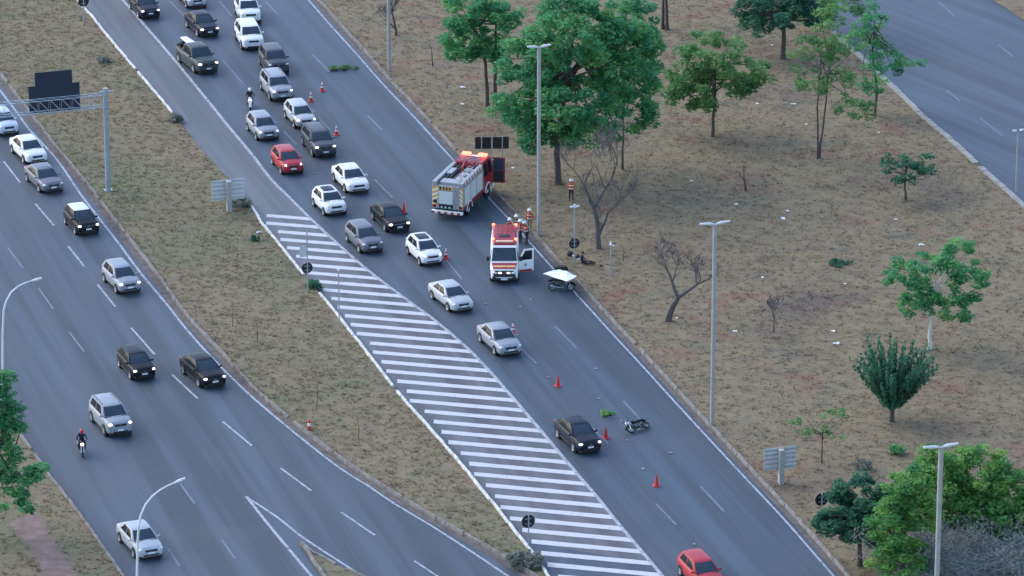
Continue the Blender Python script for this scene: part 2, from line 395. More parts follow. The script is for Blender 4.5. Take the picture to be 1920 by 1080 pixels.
def walk(poly, step):
    """points each `step` metres along a ground polyline, with tangents"""
    out = []; acc = 0.0; nxt = 0.0
    for i in range(len(poly) - 1):
        a, b = poly[i], poly[i + 1]; L = (b - a).length
        if L < 1e-6: continue
        t = (b - a) / L
        while nxt <= acc + L:
            out.append((a + t * (nxt - acc), t.copy())); nxt += step
        acc += L
    return out
def vis(p, m=120):
    d = p - CAM; f = Vector((0, math.cos(PITCH), -math.sin(PITCH))); z = d.dot(f)
    px = 960 + FPX * d.x / z; py = 540 - FPX * d.dot(Vector((0, math.sin(PITCH), math.cos(PITCH)))) / z
    return -m < px < 1920 + m and -m < py < 1080 + m
def kerb(name, poly, side, mat, w_=0.16, h=0.14, gaps=()):
    mb = MB(); r = random.Random(len(poly))
    for p, t in walk(poly, 1.0):
        if not vis(p, 400) or r.random() < 0.02: continue
        if any((p - g).length < d for g, d in gaps): continue
        n = Vector((-t.y, t.x, 0)) * side; j = r.uniform(-0.02, 0.02); hh = h + r.uniform(-0.025, 0.015)
        a = p + n * j; b = p + t * 0.965 + n * (j + r.uniform(-.012, .012))
        vs = [a - Vector((0, 0, .1)), b - Vector((0, 0, .1)), b + n * w_ - Vector((0, 0, .1)), a + n * w_ - Vector((0, 0, .1))]
        vs += [v + Vector((0, 0, .1 + hh)) for v in (a + n * .02, b + n * .02, b + n * (w_), a + n * (w_))]
        vs = [Vector(v) for v in vs]
        mb.add(vs, [(0, 3, 2, 1), (4, 5, 6, 7), (0, 1, 5, 4), (1, 2, 6, 5), (2, 3, 7, 6), (3, 0, 4, 7)])
    tag(ob(name, mb.mesh(name, fix=True), mat), kind='structure')
def sgn(poly, inside):
    p, t = poly[len(poly) // 2], poly[len(poly) // 2 + 1] - poly[len(poly) // 2]
    return 1 if Vector((-t.y, t.x, 0)).dot(inside - p) > 0 else -1
kerb('right_kerb', offs(rk, 0.03 * -sgn(rk, G(1500, 500))), sgn(rk, G(1500, 500)), MAT['kerb_stone'])
def sub(poly, a, b):
    ia = min(range(len(poly)), key=lambda i: (poly[i] - G(*a)).length); ib = min(range(len(poly)), key=lambda i: (poly[i] - G(*b)).length)
    return poly[ia:ib + 1]
ms = sgn(mr_, G(500, 600))
mrk = offs(mr_, -0.05 * ms)
kerb('median_kerb', mrk, ms, MAT['kerb_white'], 0.17, 0.15, [(G(345, 240), 4.0), (G(390, 295), 5.0), (G(440, 350), 4.5), (G(583, 535), 2.0)])
kerb('left_road_kerb', offs(ml, -0.05 * sgn(ml, G(500, 600))), sgn(ml, G(500, 600)), MAT['kerb_stone'])
kerb('left_verge_kerb', offs(lv, -0.05 * sgn(lv, G(20, 1000))), sgn(lv, G(20, 1000)), MAT['kerb_stone'])
kerb('far_road_kerb', offs(fl, 0.1 * -sgn(fl, G(1700, 500))), sgn(fl, G(1700, 500)), MAT['concrete'], 0.45, 0.13)
il = [G(566, 1022), G(583, 1050), G(606, 1085), G(640, 1135)]; ir = [G(566, 1022), G(592, 1040), G(640, 1066), G(684, 1084), G(760, 1135)]
kerb('island_kerb', il, sgn(il, G(620, 1060)), MAT['kerb_stone'], 0.15, 0.14); kerb('island_kerb', ir, sgn(ir, G(620, 1060)), MAT['kerb_stone'], 0.15, 0.14)

def strip(name, poly, width, z, mat, parent):
    a = offs(poly, width / 2); b = offs(poly, -width / 2); n = len(poly); mb = MB()
    mb.add([Vector((p.x, p.y, z)) for p in a + b], [(i, n + i, n + i + 1, i + 1) for i in range(n - 1)])
    return ob(name, mb.mesh(name), mat, parent)
def nearest_side(poly, inside, d): return offs(poly, d * sgn(poly, inside))
plain('gutter_dirt', (0.125, 0.108, 0.100), 0.95, 0, 0.35, 1.3)
strip('gutter', [p for p in nearest_side(rk, G(900, 540), .22) if vis(p, 500)], .42, 0.013, MAT['gutter_dirt'], mroad)
strip('gutter', [p for p in nearest_side(ml, G(200, 640), .28) if vis(p, 500)], .52, 0.008, MAT['gutter_dirt'], lroad)
strip('edge_line', [p for p in rl if vis(p, 500)], 0.15, 0.022, MAT['paint_worn'], mroad)
strip('edge_line', [p for p in ll if vis(p, 500)], 0.24, 0.022, MAT['paint_worn'], mroad)
strip('edge_line', [p for p in lll if vis(p, 500)], 0.17, 0.016, MAT['paint_worn'], lroad)
strip('edge_line', cat([(462, 931), (500, 980), (535, 1022), (590, 1088), (680, 1200)]), 0.20, 0.016, MAT['paint_worn'], lroad)
strip('edge_line', cat([(463, 933), (520, 970), (562, 1004), (610, 1036), (680, 1081), (800, 1160)]), 0.17, 0.0165, MAT['paint_worn'], lroad)
def dash(a, b, mat, parent, width=0.15, z=0.022):
    strip('lane_dash', [G(*a), G(*b)], width, z, mat, parent)
for a, b in (((497, 2), (521, 28)), ((585, 102), (617, 135)), ((689, 217), (716, 244)), ((1040, 611), (1081, 653)), ((1169, 753), (1207, 793)), ((1313, 912), (1358, 960))):
    dash(a, b, MAT['paint_faint'], mroad)
for a, b in (((411, 2), (434, 30)), ((500, 110), (520, 132)), ((597, 220), (619, 244)), ((702, 337), (736, 371)), ((837, 488), (867, 525)), ((969, 646), (1006, 682)), ((1108, 800), (1140, 832)), ((1230, 945), (1268, 985))):
    dash(a, b, MAT['paint_faint'], mroad)
for a, b in (((417, 113), (456, 157)), ((532, 246), (556, 272)), ((318, 2), (345, 30))):
    dash(a, b, MAT['paint_faint'], mroad)
for a, b in (((7, 303), (38, 343)), ((66, 382), (101, 423)), ((128, 462), (158, 500)), ((183, 534), (216, 575)), ((246, 615), (290, 665)), ((322, 702), (371, 748)), ((418, 791), (472, 836)),
             ((526, 878), (583, 920)), ((640, 961), (703, 1004)), ((777, 1052), (822, 1082))):
    dash(a, b, MAT['paint_worn'], lroad, 0.15, 0.016)
for a, b in (((15, 465), (43, 503)), ((72, 540), (100, 580)), ((130, 623), (158, 660)), ((338, 907), (365, 945)), ((416, 1013), (441, 1048)), ((316, 1030), (337, 1062)), ((215, 760), (240, 790))):
    dash(a, b, MAT['paint_faint'], lroad, 0.14, 0.016)
for a, b in (((1668, 95), (1692, 122)), ((1838, 222), (1880, 255)), ((1872, 84), (1900, 107)), ((1760, 5), (1790, 30)), ((1775, 170), (1800, 190))):
    dash(a, b, MAT['paint_faint'], froad, 0.16, 0.016)

# diagonal stripes of the gore: left ends on the median kerb, right ends on the line
def at_y(poly, yy):
    for i in range(len(poly) - 1):
        if (poly[i].y - yy) * (poly[i + 1].y - yy) <= 0 and poly[i].y != poly[i + 1].y:
            t = (yy - poly[i].y) / (poly[i + 1].y - poly[i].y); return poly[i].lerp(poly[i + 1], t)
    return None
sl = Vector((G(1110, 921).x - G(900, 902).x, G(1110, 921).y - G(900, 902).y, 0))     # slope of a stripe on the ground
slope = sl.y / sl.x
def stripe(y0, k):
    # y0: ground y where the stripe meets the right-hand line; walk left to the kerb
    b = at_y(ll, y0)
    if b is None: return
    a = None
    for p, q in zip(mr_[:-1], mr_[1:]):
        fa = p.y - (b.y + slope * (p.x - b.x)); fb = q.y - (b.y + slope * (q.x - b.x))
        if fa * fb <= 0 and fa != fb: a = p.lerp(q, fa / (fa - fb))
    if a is None or a.x > b.x: return
    d = (b - a); L = d.length; d.normalize(); r = random.Random(k)
    a = a + d * (0.35 + r.uniform(0, .5)); b = b - d * 0.02
    if (b - a).length < 0.6: return
    dy = Vector((0, 0.33, 0)); mb = MB(); n = 10; jw = [r.uniform(.9, 1.06) for _ in range(n + 1)]
    up = [a.lerp(b, i / n) + dy * jw[i] for i in range(n + 1)]; dn = [a.lerp(b, i / n) - dy * jw[i] for i in range(n + 1)]
    mb.add([Vector((p.x, p.y, 0.018)) for p in up + dn], [(i, n + 1 + i, n + 2 + i, i + 1) for i in range(n)])
    ob('stripe', mb.mesh('stripe'), MAT['paint_white'], mroad)
y_top = G(580, 411).y; y_bot = G(1240, 1079).y
NST = 37
for k in range(NST + 3):
    stripe(y_top + (y_bot - y_top) * k / (NST - 1), k)

# grass tufts standing on the verges
def pip(px, py, poly):
    x = np.array([p.x for p in poly]); y = np.array([p.y for p in poly]); ins = np.zeros(len(px), bool); j = len(poly) - 1
    for i in range(len(poly)):
        c = ((y[i] > py) != (y[j] > py)) & (px < (x[j] - x[i]) * (py - y[i]) / (y[j] - y[i] + 1e-12) + x[i])
        ins ^= c; j = i
    return ins
def project(x, y):
    d = np.stack([x - CAM.x, y - CAM.y, np.full_like(x, -CH)], 1); f = np.array([0, math.cos(PITCH), -math.sin(PITCH)]); u = np.array([0, math.sin(PITCH), math.cos(PITCH)])
    z = d @ f; return 960 + FPX * d[:, 0] / z, 540 - FPX * (d @ u) / z
PATH = [G(*p) for p in ((16, 985), (40, 972), (68, 962), (100, 1014), (128, 1056), (150, 1092), (92, 1092), (66, 1050), (50, 1020))]
def tufts(name, poly, n, mat, label, hmin, hmax, dens=None):
    x = nrg.uniform(-60, 60, n); y = nrg.uniform(-62, 95, n)
    qx, qy = project(x, y); k = (qx > -80) & (qx < 2000) & (qy > -80) & (qy < 1160)
    x, y = x[k], y[k]; k = pip(x, y, poly) & ~pip(x, y, PATH); x, y = x[k], y[k]; n = len(x)
    nb = 4; cx = np.repeat(x, nb) + nrg.normal(0, .10, n * nb); cy = np.repeat(y, nb) + nrg.normal(0, .10, n * nb); m = n * nb
    a = nrg.uniform(0, 2 * np.pi, m); wd = nrg.uniform(.03, .085, m); h = np.repeat(nrg.uniform(hmin, hmax, n), nb) * nrg.uniform(.6, 1.2, m)
    b = a + np.pi / 2; h = h * .55; ln = nrg.uniform(1.1, 2.6, m) * h
    v = np.zeros((m, 3, 3))
    v[:, 0] = np.stack([cx - wd * np.cos(a), cy - wd * np.sin(a), np.full(m, VZ - .01)], 1)
    v[:, 1] = np.stack([cx + wd * np.cos(a), cy + wd * np.sin(a), np.full(m, VZ - .01)], 1)
    v[:, 2] = np.stack([cx + ln * np.cos(b), cy + ln * np.sin(b), VZ + h], 1)
    me = bpy.data.meshes.new(name); me.vertices.add(m * 3); me.vertices.foreach_set('co', v.ravel())
    me.loops.add(m * 3); me.loops.foreach_set('vertex_index', np.arange(m * 3)); me.polygons.add(m)
    me.polygons.foreach_set('loop_start', np.arange(0, m * 3, 3))
    at = me.attributes.new('tint', 'FLOAT', 'POINT'); at.data.foreach_set('value', np.repeat(np.repeat(nrg.uniform(0, 1, n), nb) * .6 + nrg.uniform(0, .4, m), 3))
    me.update()
    tag(ob(name, me, mat), label, 'grass', kind='stuff')
tufts('median_grass', med_poly, 150000, MAT['blade_median'], 'dry straw coloured grass covering the median between the two roads', .08, .26)
tufts('park_grass', park_poly, 120000, MAT['blade_park'], 'dry brown grass and litter covering the wooded strip on the right', .06, .22)
tufts('verge_grass', lv_poly, 120000, MAT['blade_median'], 'dry grass on the verge in the lower left corner', .08, .24)
tufts('island_grass', isl_poly, 60000, MAT['blade_median'], 'short grass on the pointed traffic island', .06, .16)
tufts('far_grass', far_poly, 60000, MAT['blade_park'], 'dry grass beyond the far road in the upper right corner', .06, .2)

# ------------------------------------------------------------------ trees and plants
def leaf_mesh(name, clumps, per, size, flat=0.5, seed=0):
    """clumps: (centre, radius xyz, n leaves); small folded leaf sprays spread through each clump"""
    r = np.random.default_rng(seed); C = []; T = []
    for c, rad, n in clumps:
        d = r.normal(0, 1, (n, 3)); d /= np.linalg.norm(d, axis=1)[:, None]; rr = r.uniform(.25, 1.0, n) ** .5
        C.append(np.array(c) + d * rr[:, None] * np.array(rad)); T.append(np.full(n, r.uniform(0, .75)) + r.uniform(0, .3, n))
    C = np.concatenate(C); T = np.concatenate(T); m = len(C)
    u = r.normal(0, 1, (m, 3)); u[:, 2] *= flat; u /= np.linalg.norm(u, axis=1)[:, None]
    q = r.normal(0, 1, (m, 3)); q[:, 2] *= flat; q -= (q * u).sum(1)[:, None] * u; q /= np.linalg.norm(q, axis=1)[:, None]
    nn = np.cross(u, q); s = size * 1.12 * r.uniform(.6, 1.35, m)[:, None]
    v = np.zeros((m, 4, 3)); v[:, 0] = C - u * s; v[:, 1] = C + q * s * .45 + nn * s * .15; v[:, 2] = C + u * s; v[:, 3] = C - q * s * .45 + nn * s * .15
    me = bpy.data.meshes.new(name); me.vertices.add(m * 4); me.vertices.foreach_set('co', v.ravel())
    me.loops.add(m * 4); me.loops.foreach_set('vertex_index', np.arange(m * 4)); me.polygons.add(m); me.polygons.foreach_set('loop_start', np.arange(0, m * 4, 4))
    me.attributes.new('tint', 'FLOAT', 'POINT').data.foreach_set('value', np.repeat(np.clip(T, 0, 1), 4)); me.update(); return me
def clumps_of(lobes, k, n, cr, seed):
    """k leaf clumps over each lobe's shell; lobe = (cx, cy, cz, rx, ry, rz)"""
    r = random.Random(seed); out = []
    for lb in lobes:
        wt = max(5, int(k * 3.4 * (lb[3] * lb[5]) / 4.0))
        for _ in range(wt):
            a = r.uniform(0, 2 * math.pi); z = r.uniform(-.75, 1); q = math.sqrt(max(0, 1 - z * z)); s = r.uniform(.55, 1.0)
            c = (lb[0] + lb[3] * q * math.cos(a) * s, lb[1] + lb[4] * q * math.sin(a) * s, lb[2] + lb[5] * z * s)
            f = r.uniform(.6, 1.3); out.append((c, (cr * f * 1.15, cr * f * 1.15, cr * f * .72), int(n * f * .95)))
    return out
def limb(mb, a, b, r0, r1, n=7, bend=0.12, rr=rng):
    a = Vector(a); b = Vector(b); L = (b - a).length; pts = []; rad = []
    o = Vector((rr.uniform(-1, 1), rr.uniform(-1, 1), rr.uniform(-.3, .3))) * L * bend
    for i in range(6):
        t = i / 5; pts.append(a.lerp(b, t) + o * math.sin(math.pi * t)); rad.append(r0 + (r1 - r0) * t)
    mb.tube(pts, rad, n)
def tree(name, label, base, stems, lobes, leaf, k=9, n=70, cr=.55, size=.17, seed=1, bark='bark', group=None, tr=.16, branches=10, flat=.4):
    """stems: list of polylines in metres from the base"""
    t = thing(name, label, 'tree', base, 0, group); r = random.Random(seed)
    mb = MB()
    for st in stems:
        st = [Vector(p) for p in st]; m = len(st)
        pts = []; 
        for i in range(m - 1):
            for q in range(4): pts.append(st[i].lerp(st[i + 1], q / 4) + Vector((r.uniform(-.04, .04), r.uniform(-.04, .04), 0)))
        pts.append(st[-1]); L = len(pts)
        mb.tube(pts, [tr * (1.25 if i == 0 else 1) * (1 - .7 * i / L) for i in range(L)], 8)
    ob('trunk', mb.mesh('trunk', 60), MAT[bark], t)
    if branches:
        mb = MB()
        for i in range(branches):
            lb = lobes[i % len(lobes)]; st = [Vector(p) for p in stems[i % len(stems)]]
            a = st[-2].lerp(st[-1], r.uniform(.1, .95)); z = r.uniform(-.3, .7); an = r.uniform(0, 6.28)
            b = Vector((lb[0] + lb[3] * .75 * math.cos(an), lb[1] + lb[4] * .75 * math.sin(an), lb[2] + lb[5] * .6 * z))
            limb(mb, a, b, tr * .45, tr * .1, 6, .1, r)
        ob('limbs', mb.mesh('limbs', 60), MAT[bark], t)
    me = leaf_mesh('crown', clumps_of(lobes, k, n, cr, seed), 1, size, flat, seed)
    ob('crown', me, MAT[leaf], t)
    return t
def lobe(base, px, py, wpx, hpx, dy=0.0, depth=1.0):
    """crown lobe seen at picture (px,py), wpx by hpx pixels, at the tree's own distance (+dy metres)"""
    Y = base.y + dy; d = ray(px, py); tt = (Y - CAM.y) / d.y; P = CAM + d * tt; s = FPX / tt
    return (P.x - base.x, dy, P.z - base.z, wpx / 2 / s, wpx / 2 / s * depth, hpx / 2 / (s * 0.96))
def B_(px, py): return G(px, py, VZ)
def stem(base, *pts):
    out = [(0, 0, -.1)]
    for px, py in pts:
        l = lobe(base, px, py, 1, 1); out.append((l[0], 0, l[2]))
    return out
# -- trees in the wooded strip
b = B_(915, 208)
tree('leafy_tree', 'tall slim green tree with twin dark trunks, leftmost of the wooded strip', b, [stem(b, (911, 120), (885, 40)), [(0.55, .6, 0)] + stem(b, (928, 110), (930, 30))[1:]],
     [lobe(b, 868, 70, 100, 90), lobe(b, 925, 85, 80, 60, .5), lobe(b, 880, 10, 110, 70, .6), lobe(b, 945, 30, 70, 70, -.4), lobe(b, 900, 105, 70, 40, -.3)], 'leaf_green', 10, 75, .55, .17, 3, tr=.17)
b = B_(1046, 345)
tree('broad_tree', 'very large dense green tree with the widest crown behind the lamp post', b, [stem(b, (1044, 270), (1060, 170), (1075, 60))],
     [lobe(b, 1080, 60, 200, 140), lobe(b, 1000, 120, 150, 110, 1), lobe(b, 1160, 100, 160, 150, .5), lobe(b, 975, 205, 120, 90, .3), lobe(b, 1080, 190, 200, 130, -1),
      lobe(b, 1020, 255, 130, 80, -.6), lobe(b, 1110, 250, 110, 60, -1)], 'leaf_green', 10, 80, .6, .18, 5, tr=.26, branches=22)
b = B_(1168, 318)
tree('leafy_tree', 'green tree on a thin straight trunk at the right of the largest crown', b, [stem(b, (1168, 240), (1172, 150))],
     [lobe(b, 1180, 150, 130, 110), lobe(b, 1195, 215, 110, 70, -.4), lobe(b, 1190, 50, 110, 110, .5)], 'leaf_green', 9, 75, .55, .17, 8, tr=.10, branches=10)
b = B_(1336, 256)
tree('leafy_tree', 'round topped yellowish green tree with one slim trunk above the bare saplings', b, [stem(b, (1340, 190), (1343, 110))],
     [lobe(b, 1290, 150, 100, 80), lobe(b, 1340, 100, 150, 75, .4), lobe(b, 1400, 140, 90, 70), lobe(b, 1345, 165, 130, 70, -.5), lobe(b, 1425, 155, 60, 40), lobe(b, 1275, 175, 80, 60, .3), lobe(b, 1310, 195, 70, 40)], 'leaf_light', 9, 60, .5, .16, 12, tr=.13, branches=12)
b = B_(1468, 110)
tree('dark_tree', 'very dark dense tree with a short thick trunk at the top edge', b, [stem(b, (1470, 60), (1468, 10))],
     [lobe(b, 1455, 10, 160, 90), lobe(b, 1430, 45, 90, 50, -.4), lobe(b, 1500, 25, 100, 70)], 'leaf_dark', 9, 80, .55, .17, 14, tr=.24)
b = B_(1533, 298)
tree('thin_tree', 'tall sparse tree with two thin parallel trunks in front of the far road', b, [stem(b, (1533, 200), (1540, 90)), [(.15, .3, 0)] + stem(b, (1548, 190), (1560, 80))[1:]],
     [lobe(b, 1530, 95, 90, 60), lobe(b, 1520, 150, 80, 60), lobe(b, 1580, 90, 80, 60, .5), lobe(b, 1600, 200, 80, 60), lobe(b, 1585, 150, 70, 40), lobe(b, 1555, 30, 90, 60)], 'leaf_light', 8, 52, .45, .14, 17, tr=.085, branches=14)
b = B_(1640, 216)
tree('thin_tree', 'sparse tree leaning over the edge of the far road with a dark bent trunk', b, [stem(b, (1645, 170), (1636, 100), (1640, 40))],
     [lobe(b, 1625, 70, 80, 70), lobe(b, 1655, 110, 80, 70), lobe(b, 1640, 160, 70, 40), lobe(b, 1700, 125, 70, 26), lobe(b, 1635, 25, 60, 40)], 'leaf_green', 9, 55, .45, .14, 19, tr=.11, branches=12)
b = B_(1540, 60)
tree('leafy_tree', 'green tree reaching past the top edge beside the far road', b, [stem(b, (1542, 20), (1540, -40))],
     [lobe(b, 1535, 20, 90, 60), lobe(b, 1590, 10, 90, 60), lobe(b, 1550, -40, 130, 70)], 'leaf_light', 6, 55, .5, .16, 21, tr=.12)
b = B_(1250, 56)
tree('leafy_tree', 'tree cut by the top edge showing only its dark double trunk', b, [stem(b, (1250, 0), (1255, -100)), [(-.3, .3, 0)] + stem(b, (1243, 0), (1235, -100))[1:]],
     [lobe(b, 1250, -100, 150, 90)], 'leaf_green', 7, 60, .5, .17, 23, tr=.15)
b = B_(1698, 375)
tree('small_tree', 'low spreading blue green shrub tree with a dark crooked trunk near the far road', b, [stem(b, (1697, 345), (1700, 315))],
     [lobe(b, 1675, 308, 65, 36), lobe(b, 1722, 305, 65, 40), lobe(b, 1700, 325, 90, 34, -.4), lobe(b, 1735, 325, 40, 26)], 'leaf_dark', 12, 42, .35, .13, 25, tr=.10)
b = B_(1742, 655)
tt_ = tree('limed_tree', 'bright green tree with a whitewashed trunk behind the vase shaped shrub', b, [stem(b, (1746, 600), (1752, 540))],
     [lobe(b, 1695, 515, 85, 60), lobe(b, 1795, 480, 80, 60), lobe(b, 1760, 515, 120, 80), lobe(b, 1815, 535, 75, 70), lobe(b, 1735, 570, 90, 60), lobe(b, 1790, 580, 60, 50)], 'leaf_green', 12, 60, .42, .15, 27, tr=.15, bark='bark_limed')
b = B_(1672, 790)
t_ = thing('vase_shrub', 'dark green shrub with upright feathery branches fanning out like a vase', 'shrub', b)
mb = MB(); mb.tube([(0, 0, -.1), (0, 0, .5), (.05, 0, 1.0)], [.2, .16, .14], 8); ob('trunk', mb.mesh('trunk', 60), MAT['bark'], t_)
mb = MB(); cl = []; r_ = random.Random(5)
for i in range(95):
    an = r_.uniform(0, 6.28); tl = r_.uniform(.1, .95) ** .7; L = r_.uniform(3.6, 5.0); d = Vector((math.cos(an) * tl * .72, math.sin(an) * tl * .72, 1 - .25 * tl)); d.normalize()
    a = Vector((0, 0, .7)); b2 = a + d * L; limb(mb, a, b2, .04, .008, 4, .05, r_)
    for q in range(9):
        f = .2 + .8 * q / 8; p = a.lerp(b2, f); cl.append((tuple(p), (.20 * (1.3 - f), .20 * (1.3 - f), .30), int(26 * (1.25 - f))))
ob('branches', mb.mesh('branches', 60), MAT['bark'], t_); ob('crown', leaf_mesh('crown', cl, 1, .12, 1.3, 31), MAT['leaf_dark'], t_)
b = B_(1540, 868)
tree('sapling', 'thin young tree with flat sparse light green foliage beside the white sign board', b, [stem(b, (1541, 830), (1545, 795))],
     [lobe(b, 1505, 790, 50, 16), lobe(b, 1560, 778, 70, 20), lobe(b, 1570, 812, 60, 16), lobe(b, 1530, 808, 60, 18)], 'leaf_light', 26, 22, .25, .11, 33, tr=.055, branches=9)
# -- thicket in the lower right corner
b = B_(1612, 1062)
tree('bushy_tree', 'dark green bushy tree beside the round sign in the lower right', b, [stem(b, (1612, 1000), (1610, 950))],
     [lobe(b, 1620, 930, 130, 85), lobe(b, 1575, 965, 100, 75), lobe(b, 1645, 975, 130, 90, -.5), lobe(b, 1560, 985, 75, 60), lobe(b, 1615, 1000, 110, 60, -.6)], 'leaf_dark', 17, 80, .42, .14, 35, tr=.17)
b = B_(1690, 1130)
tree('bushy_tree', 'bright yellow green bushy tree in the middle of the lower right thicket', b, [stem(b, (1692, 1060), (1695, 980))],
     [lobe(b, 1700, 915, 90, 100), lobe(b, 1675, 990, 100, 110, -.4), lobe(b, 1690, 1060, 120, 110, -.8), lobe(b, 1725, 955, 100, 110)], 'leaf_bright', 17, 80, .42, .14, 37, tr=.19)
b = B_(1850, 1050)
tree('bushy_tree', 'bright green spreading tree behind the lamp post in the lower right corner', b, [stem(b, (1850, 1000), (1840, 930))],
     [lobe(b, 1765, 890, 110, 100), lobe(b, 1830, 885, 130, 100, .4), lobe(b, 1890, 930, 120, 100), lobe(b, 1780, 945, 110, 100), lobe(b, 1860, 970, 150, 110, -.8), lobe(b, 1810, 960, 120, 100, -.5), lobe(b, 1745, 865, 60, 50), lobe(b, 1925, 985, 120, 110), lobe(b, 1900, 1010, 120, 80, -1)], 'leaf_bright', 15, 80, .45, .14, 39, tr=.2, branches=14)
# -- left tree
b = B_(-25, 1010)
tree('leafy_tree', 'dark green tree overhanging the left edge above the dirt path', b, [stem(b, (-18, 930), (0, 830))],
     [lobe(b, 5, 720, 50, 70), lobe(b, 12, 790, 80, 70), lobe(b, 10, 850, 80, 60), lobe(b, 50, 905, 90, 70), lobe(b, 30, 945, 70, 50), lobe(b, -30, 800, 120, 200)], 'leaf_green', 11, 65, .45, .16, 41, tr=.17, branches=14)

def bare_tree(name, label, base, H, spread, seed, r0=.16, depth=6, lean=(0, 0), fork=.35, mat='bark_grey', group=None, k=3, up=.25):
    r = random.Random(seed); t = thing(name, label, 'tree', base, 0, group); mb = MB(); tw = MB()
    def grow(p, d, L, rad, lv):
        m = mb if lv < 3 or depth <= 3 else tw; seg = 3; pts = [p]; dd = d.copy()
        for i in range(seg):
            dd = (dd + Vector((r.uniform(-1, 1), r.uniform(-1, 1), r.uniform(-.6, .8))) * .18).normalized(); pts.append(pts[-1] + dd * L / seg)
        e = rad * (.62 if lv < 2 else .55)
        m.tube(pts, [rad + (e - rad) * i / seg for i in range(seg + 1)], 6 if lv < 2 else (4 if lv < 4 else 3), caps=False)
        if lv >= depth: return
        for i in range(k if lv else 2 + (r.random() < .5)):
            a = r.uniform(0, 6.28); side = Vector((math.cos(a), math.sin(a), r.uniform(-.1, .5))) * spread
            nd = (dd * .75 + side + Vector((0, 0, up))).normalized()
            q = pts[-1] if i < 2 else pts[r.randint(1, seg)]
            grow(q, nd, L * r.uniform(.58, .8), max(e * .82, .018), lv + 1)
    grow(Vector((0, 0, -.1)), Vector((lean[0], lean[1], 1)).normalized(), H * fork, r0, 0)
    ob('trunk', mb.mesh('trunk', 60), MAT[mat], t)
    if tw.v: ob('twigs', tw.mesh('twigs'), MAT['twig'], t)
    return t
bare_tree('bare_tree', 'tall leafless grey tree with a haze of fine twigs behind the seated person', B_(1123, 466), 7.8, .70, 3, .24, 6, (.02, 0), .40, up=.24)
bare_tree('bare_tree', 'leaning leafless tree with wide crooked limbs left of the lone lamp post', B_(1252, 602), 6.0, .8, 9, .27, 6, (.22, 0), .36, up=.10)
bare_tree('bare_sapling', 'small leafless forked sapling standing alone in the brown litter', B_(1398, 358), 3.2, .8, 12, .11, 3, (0, 0), .30, k=2, mat='bark')
bare_tree('bare_sapling', 'thin leafless sapling right of the lone lamp post', B_(1450, 622), 2.8, .7, 15, .06, 5, (-.05, 0), .34)
bare_tree('bare_tree', 'leafless tree beside the lamp post cut by the top edge', B_(743, 66), 4.6, .7, 18, .13, 5, (.05, 0), .35, mat='bark')
bare_tree('dead_stump', 'thin dead trunk standing near the road edge at the top', B_(812, 124), 1.9, .1, 21, .07, 1, (0, 0), .55, k=1, mat='bark')
t_ = thing('dry_brush', 'dense grey leafless brushwood at the foot of the lower right lamp post', 'brush', B_(1805, 1120))
mb = MB(); r_ = random.Random(77); cl = []
for i in range(1100):
    a = Vector((r_.uniform(-3.6, 4.6), r_.uniform(-1.2, 3.2), 0)); h = r_.uniform(1.8, 4.6); d = Vector((r_.uniform(-.8, .8), r_.uniform(-.6, .6), 1))
    m1 = a + d * h * .5; e = m1 + Vector((r_.uniform(-.9, .9), r_.uniform(-.6, .6), .35)) * h * 1.0
    mb.tube([a, m1, e], [.024, .016, .006], 3, caps=False)
    for _ in range(2):
        q = m1.lerp(e, r_.random()); mb.tube([q, q + Vector((r_.uniform(-.6, .6), r_.uniform(-.5, .5), r_.uniform(-.1, .5)))], [.010, .004], 3, caps=False)
    if i % 2 == 0: cl.append((tuple(e), (.5, .45, .4), 14))
ob('twigs', mb.mesh('twigs'), MAT['pole_grey'], t_); ob('dry_leaves', leaf_mesh('dry_leaves', cl, 1, .10, 1, 51), MAT['leaf_grey'], t_)
def shrub(name, label, px, py, w_, h, leaf, seed, n=40, group=None, size=.10):
    t = thing(name, label, 'shrub', B_(px, py), 0, group); r = random.Random(seed); cl = []; mb = MB()
    for i in range(n):
        a = r.uniform(0, 6.28); q = math.sqrt(r.random()) * w_ / 2; c = (q * math.cos(a), q * math.sin(a), h * r.uniform(.2, .9) * (1 - .5 * (2 * q / w_) ** 2))
        mb.tube([(c[0] * .2, c[1] * .2, -.05), c], [.02, .006], 4, caps=False); cl.append((c, (.22, .22, .16), 22))
    ob('stems', mb.mesh('stems'), MAT['bark'], t); ob('foliage', leaf_mesh('foliage', cl, 1, size, .8, seed), MAT[leaf], t)
shrub('low_shrub', 'rounded green shrub on the pointed lower tip of the median', 985, 1058, 2.3, 1.0, 'leaf_grey', 61, 60)
shrub('low_shrub', 'small green shrub at the foot of the sign post on the painted stripes', 589, 540, .9, .6, 'leaf_dark', 62, 20)
shrub('low_shrub', 'grey green shrub right of the white sign board on the median', 452, 388, 1.6, .8, 'leaf_grey', 63, 30)
shrub('low_shrub', 'grey green weed clump in the gap of the white kerb', 330, 228, 1.2, .6, 'leaf_grey', 64, 20)
shrub('low_shrub', 'dark weed clump on the median behind the stripes and near a blue scrap', 478, 452, .5, .4, 'leaf_dark', 65, 6)
shrub('low_shrub', 'small green shrub near the bright thicket in the red soil', 1682, 852, .9, .8, 'leaf_green', 66, 16)
shrub('low_shrub', 'faint green shrub left of the thicket on the red soil', 1618, 880, .9, .7, 'leaf_grey', 67, 14)
shrub('low_shrub', 'flat green weed patch in the brown litter right of the leaning bare tree', 1575, 495, 1.6, .3, 'leaf_dark', 68, 16)
shrub('low_shrub', 'green weed clump on the median beside the white kerb near the top', 196, 115, 1.1, .5, 'leaf_grey', 69, 16)
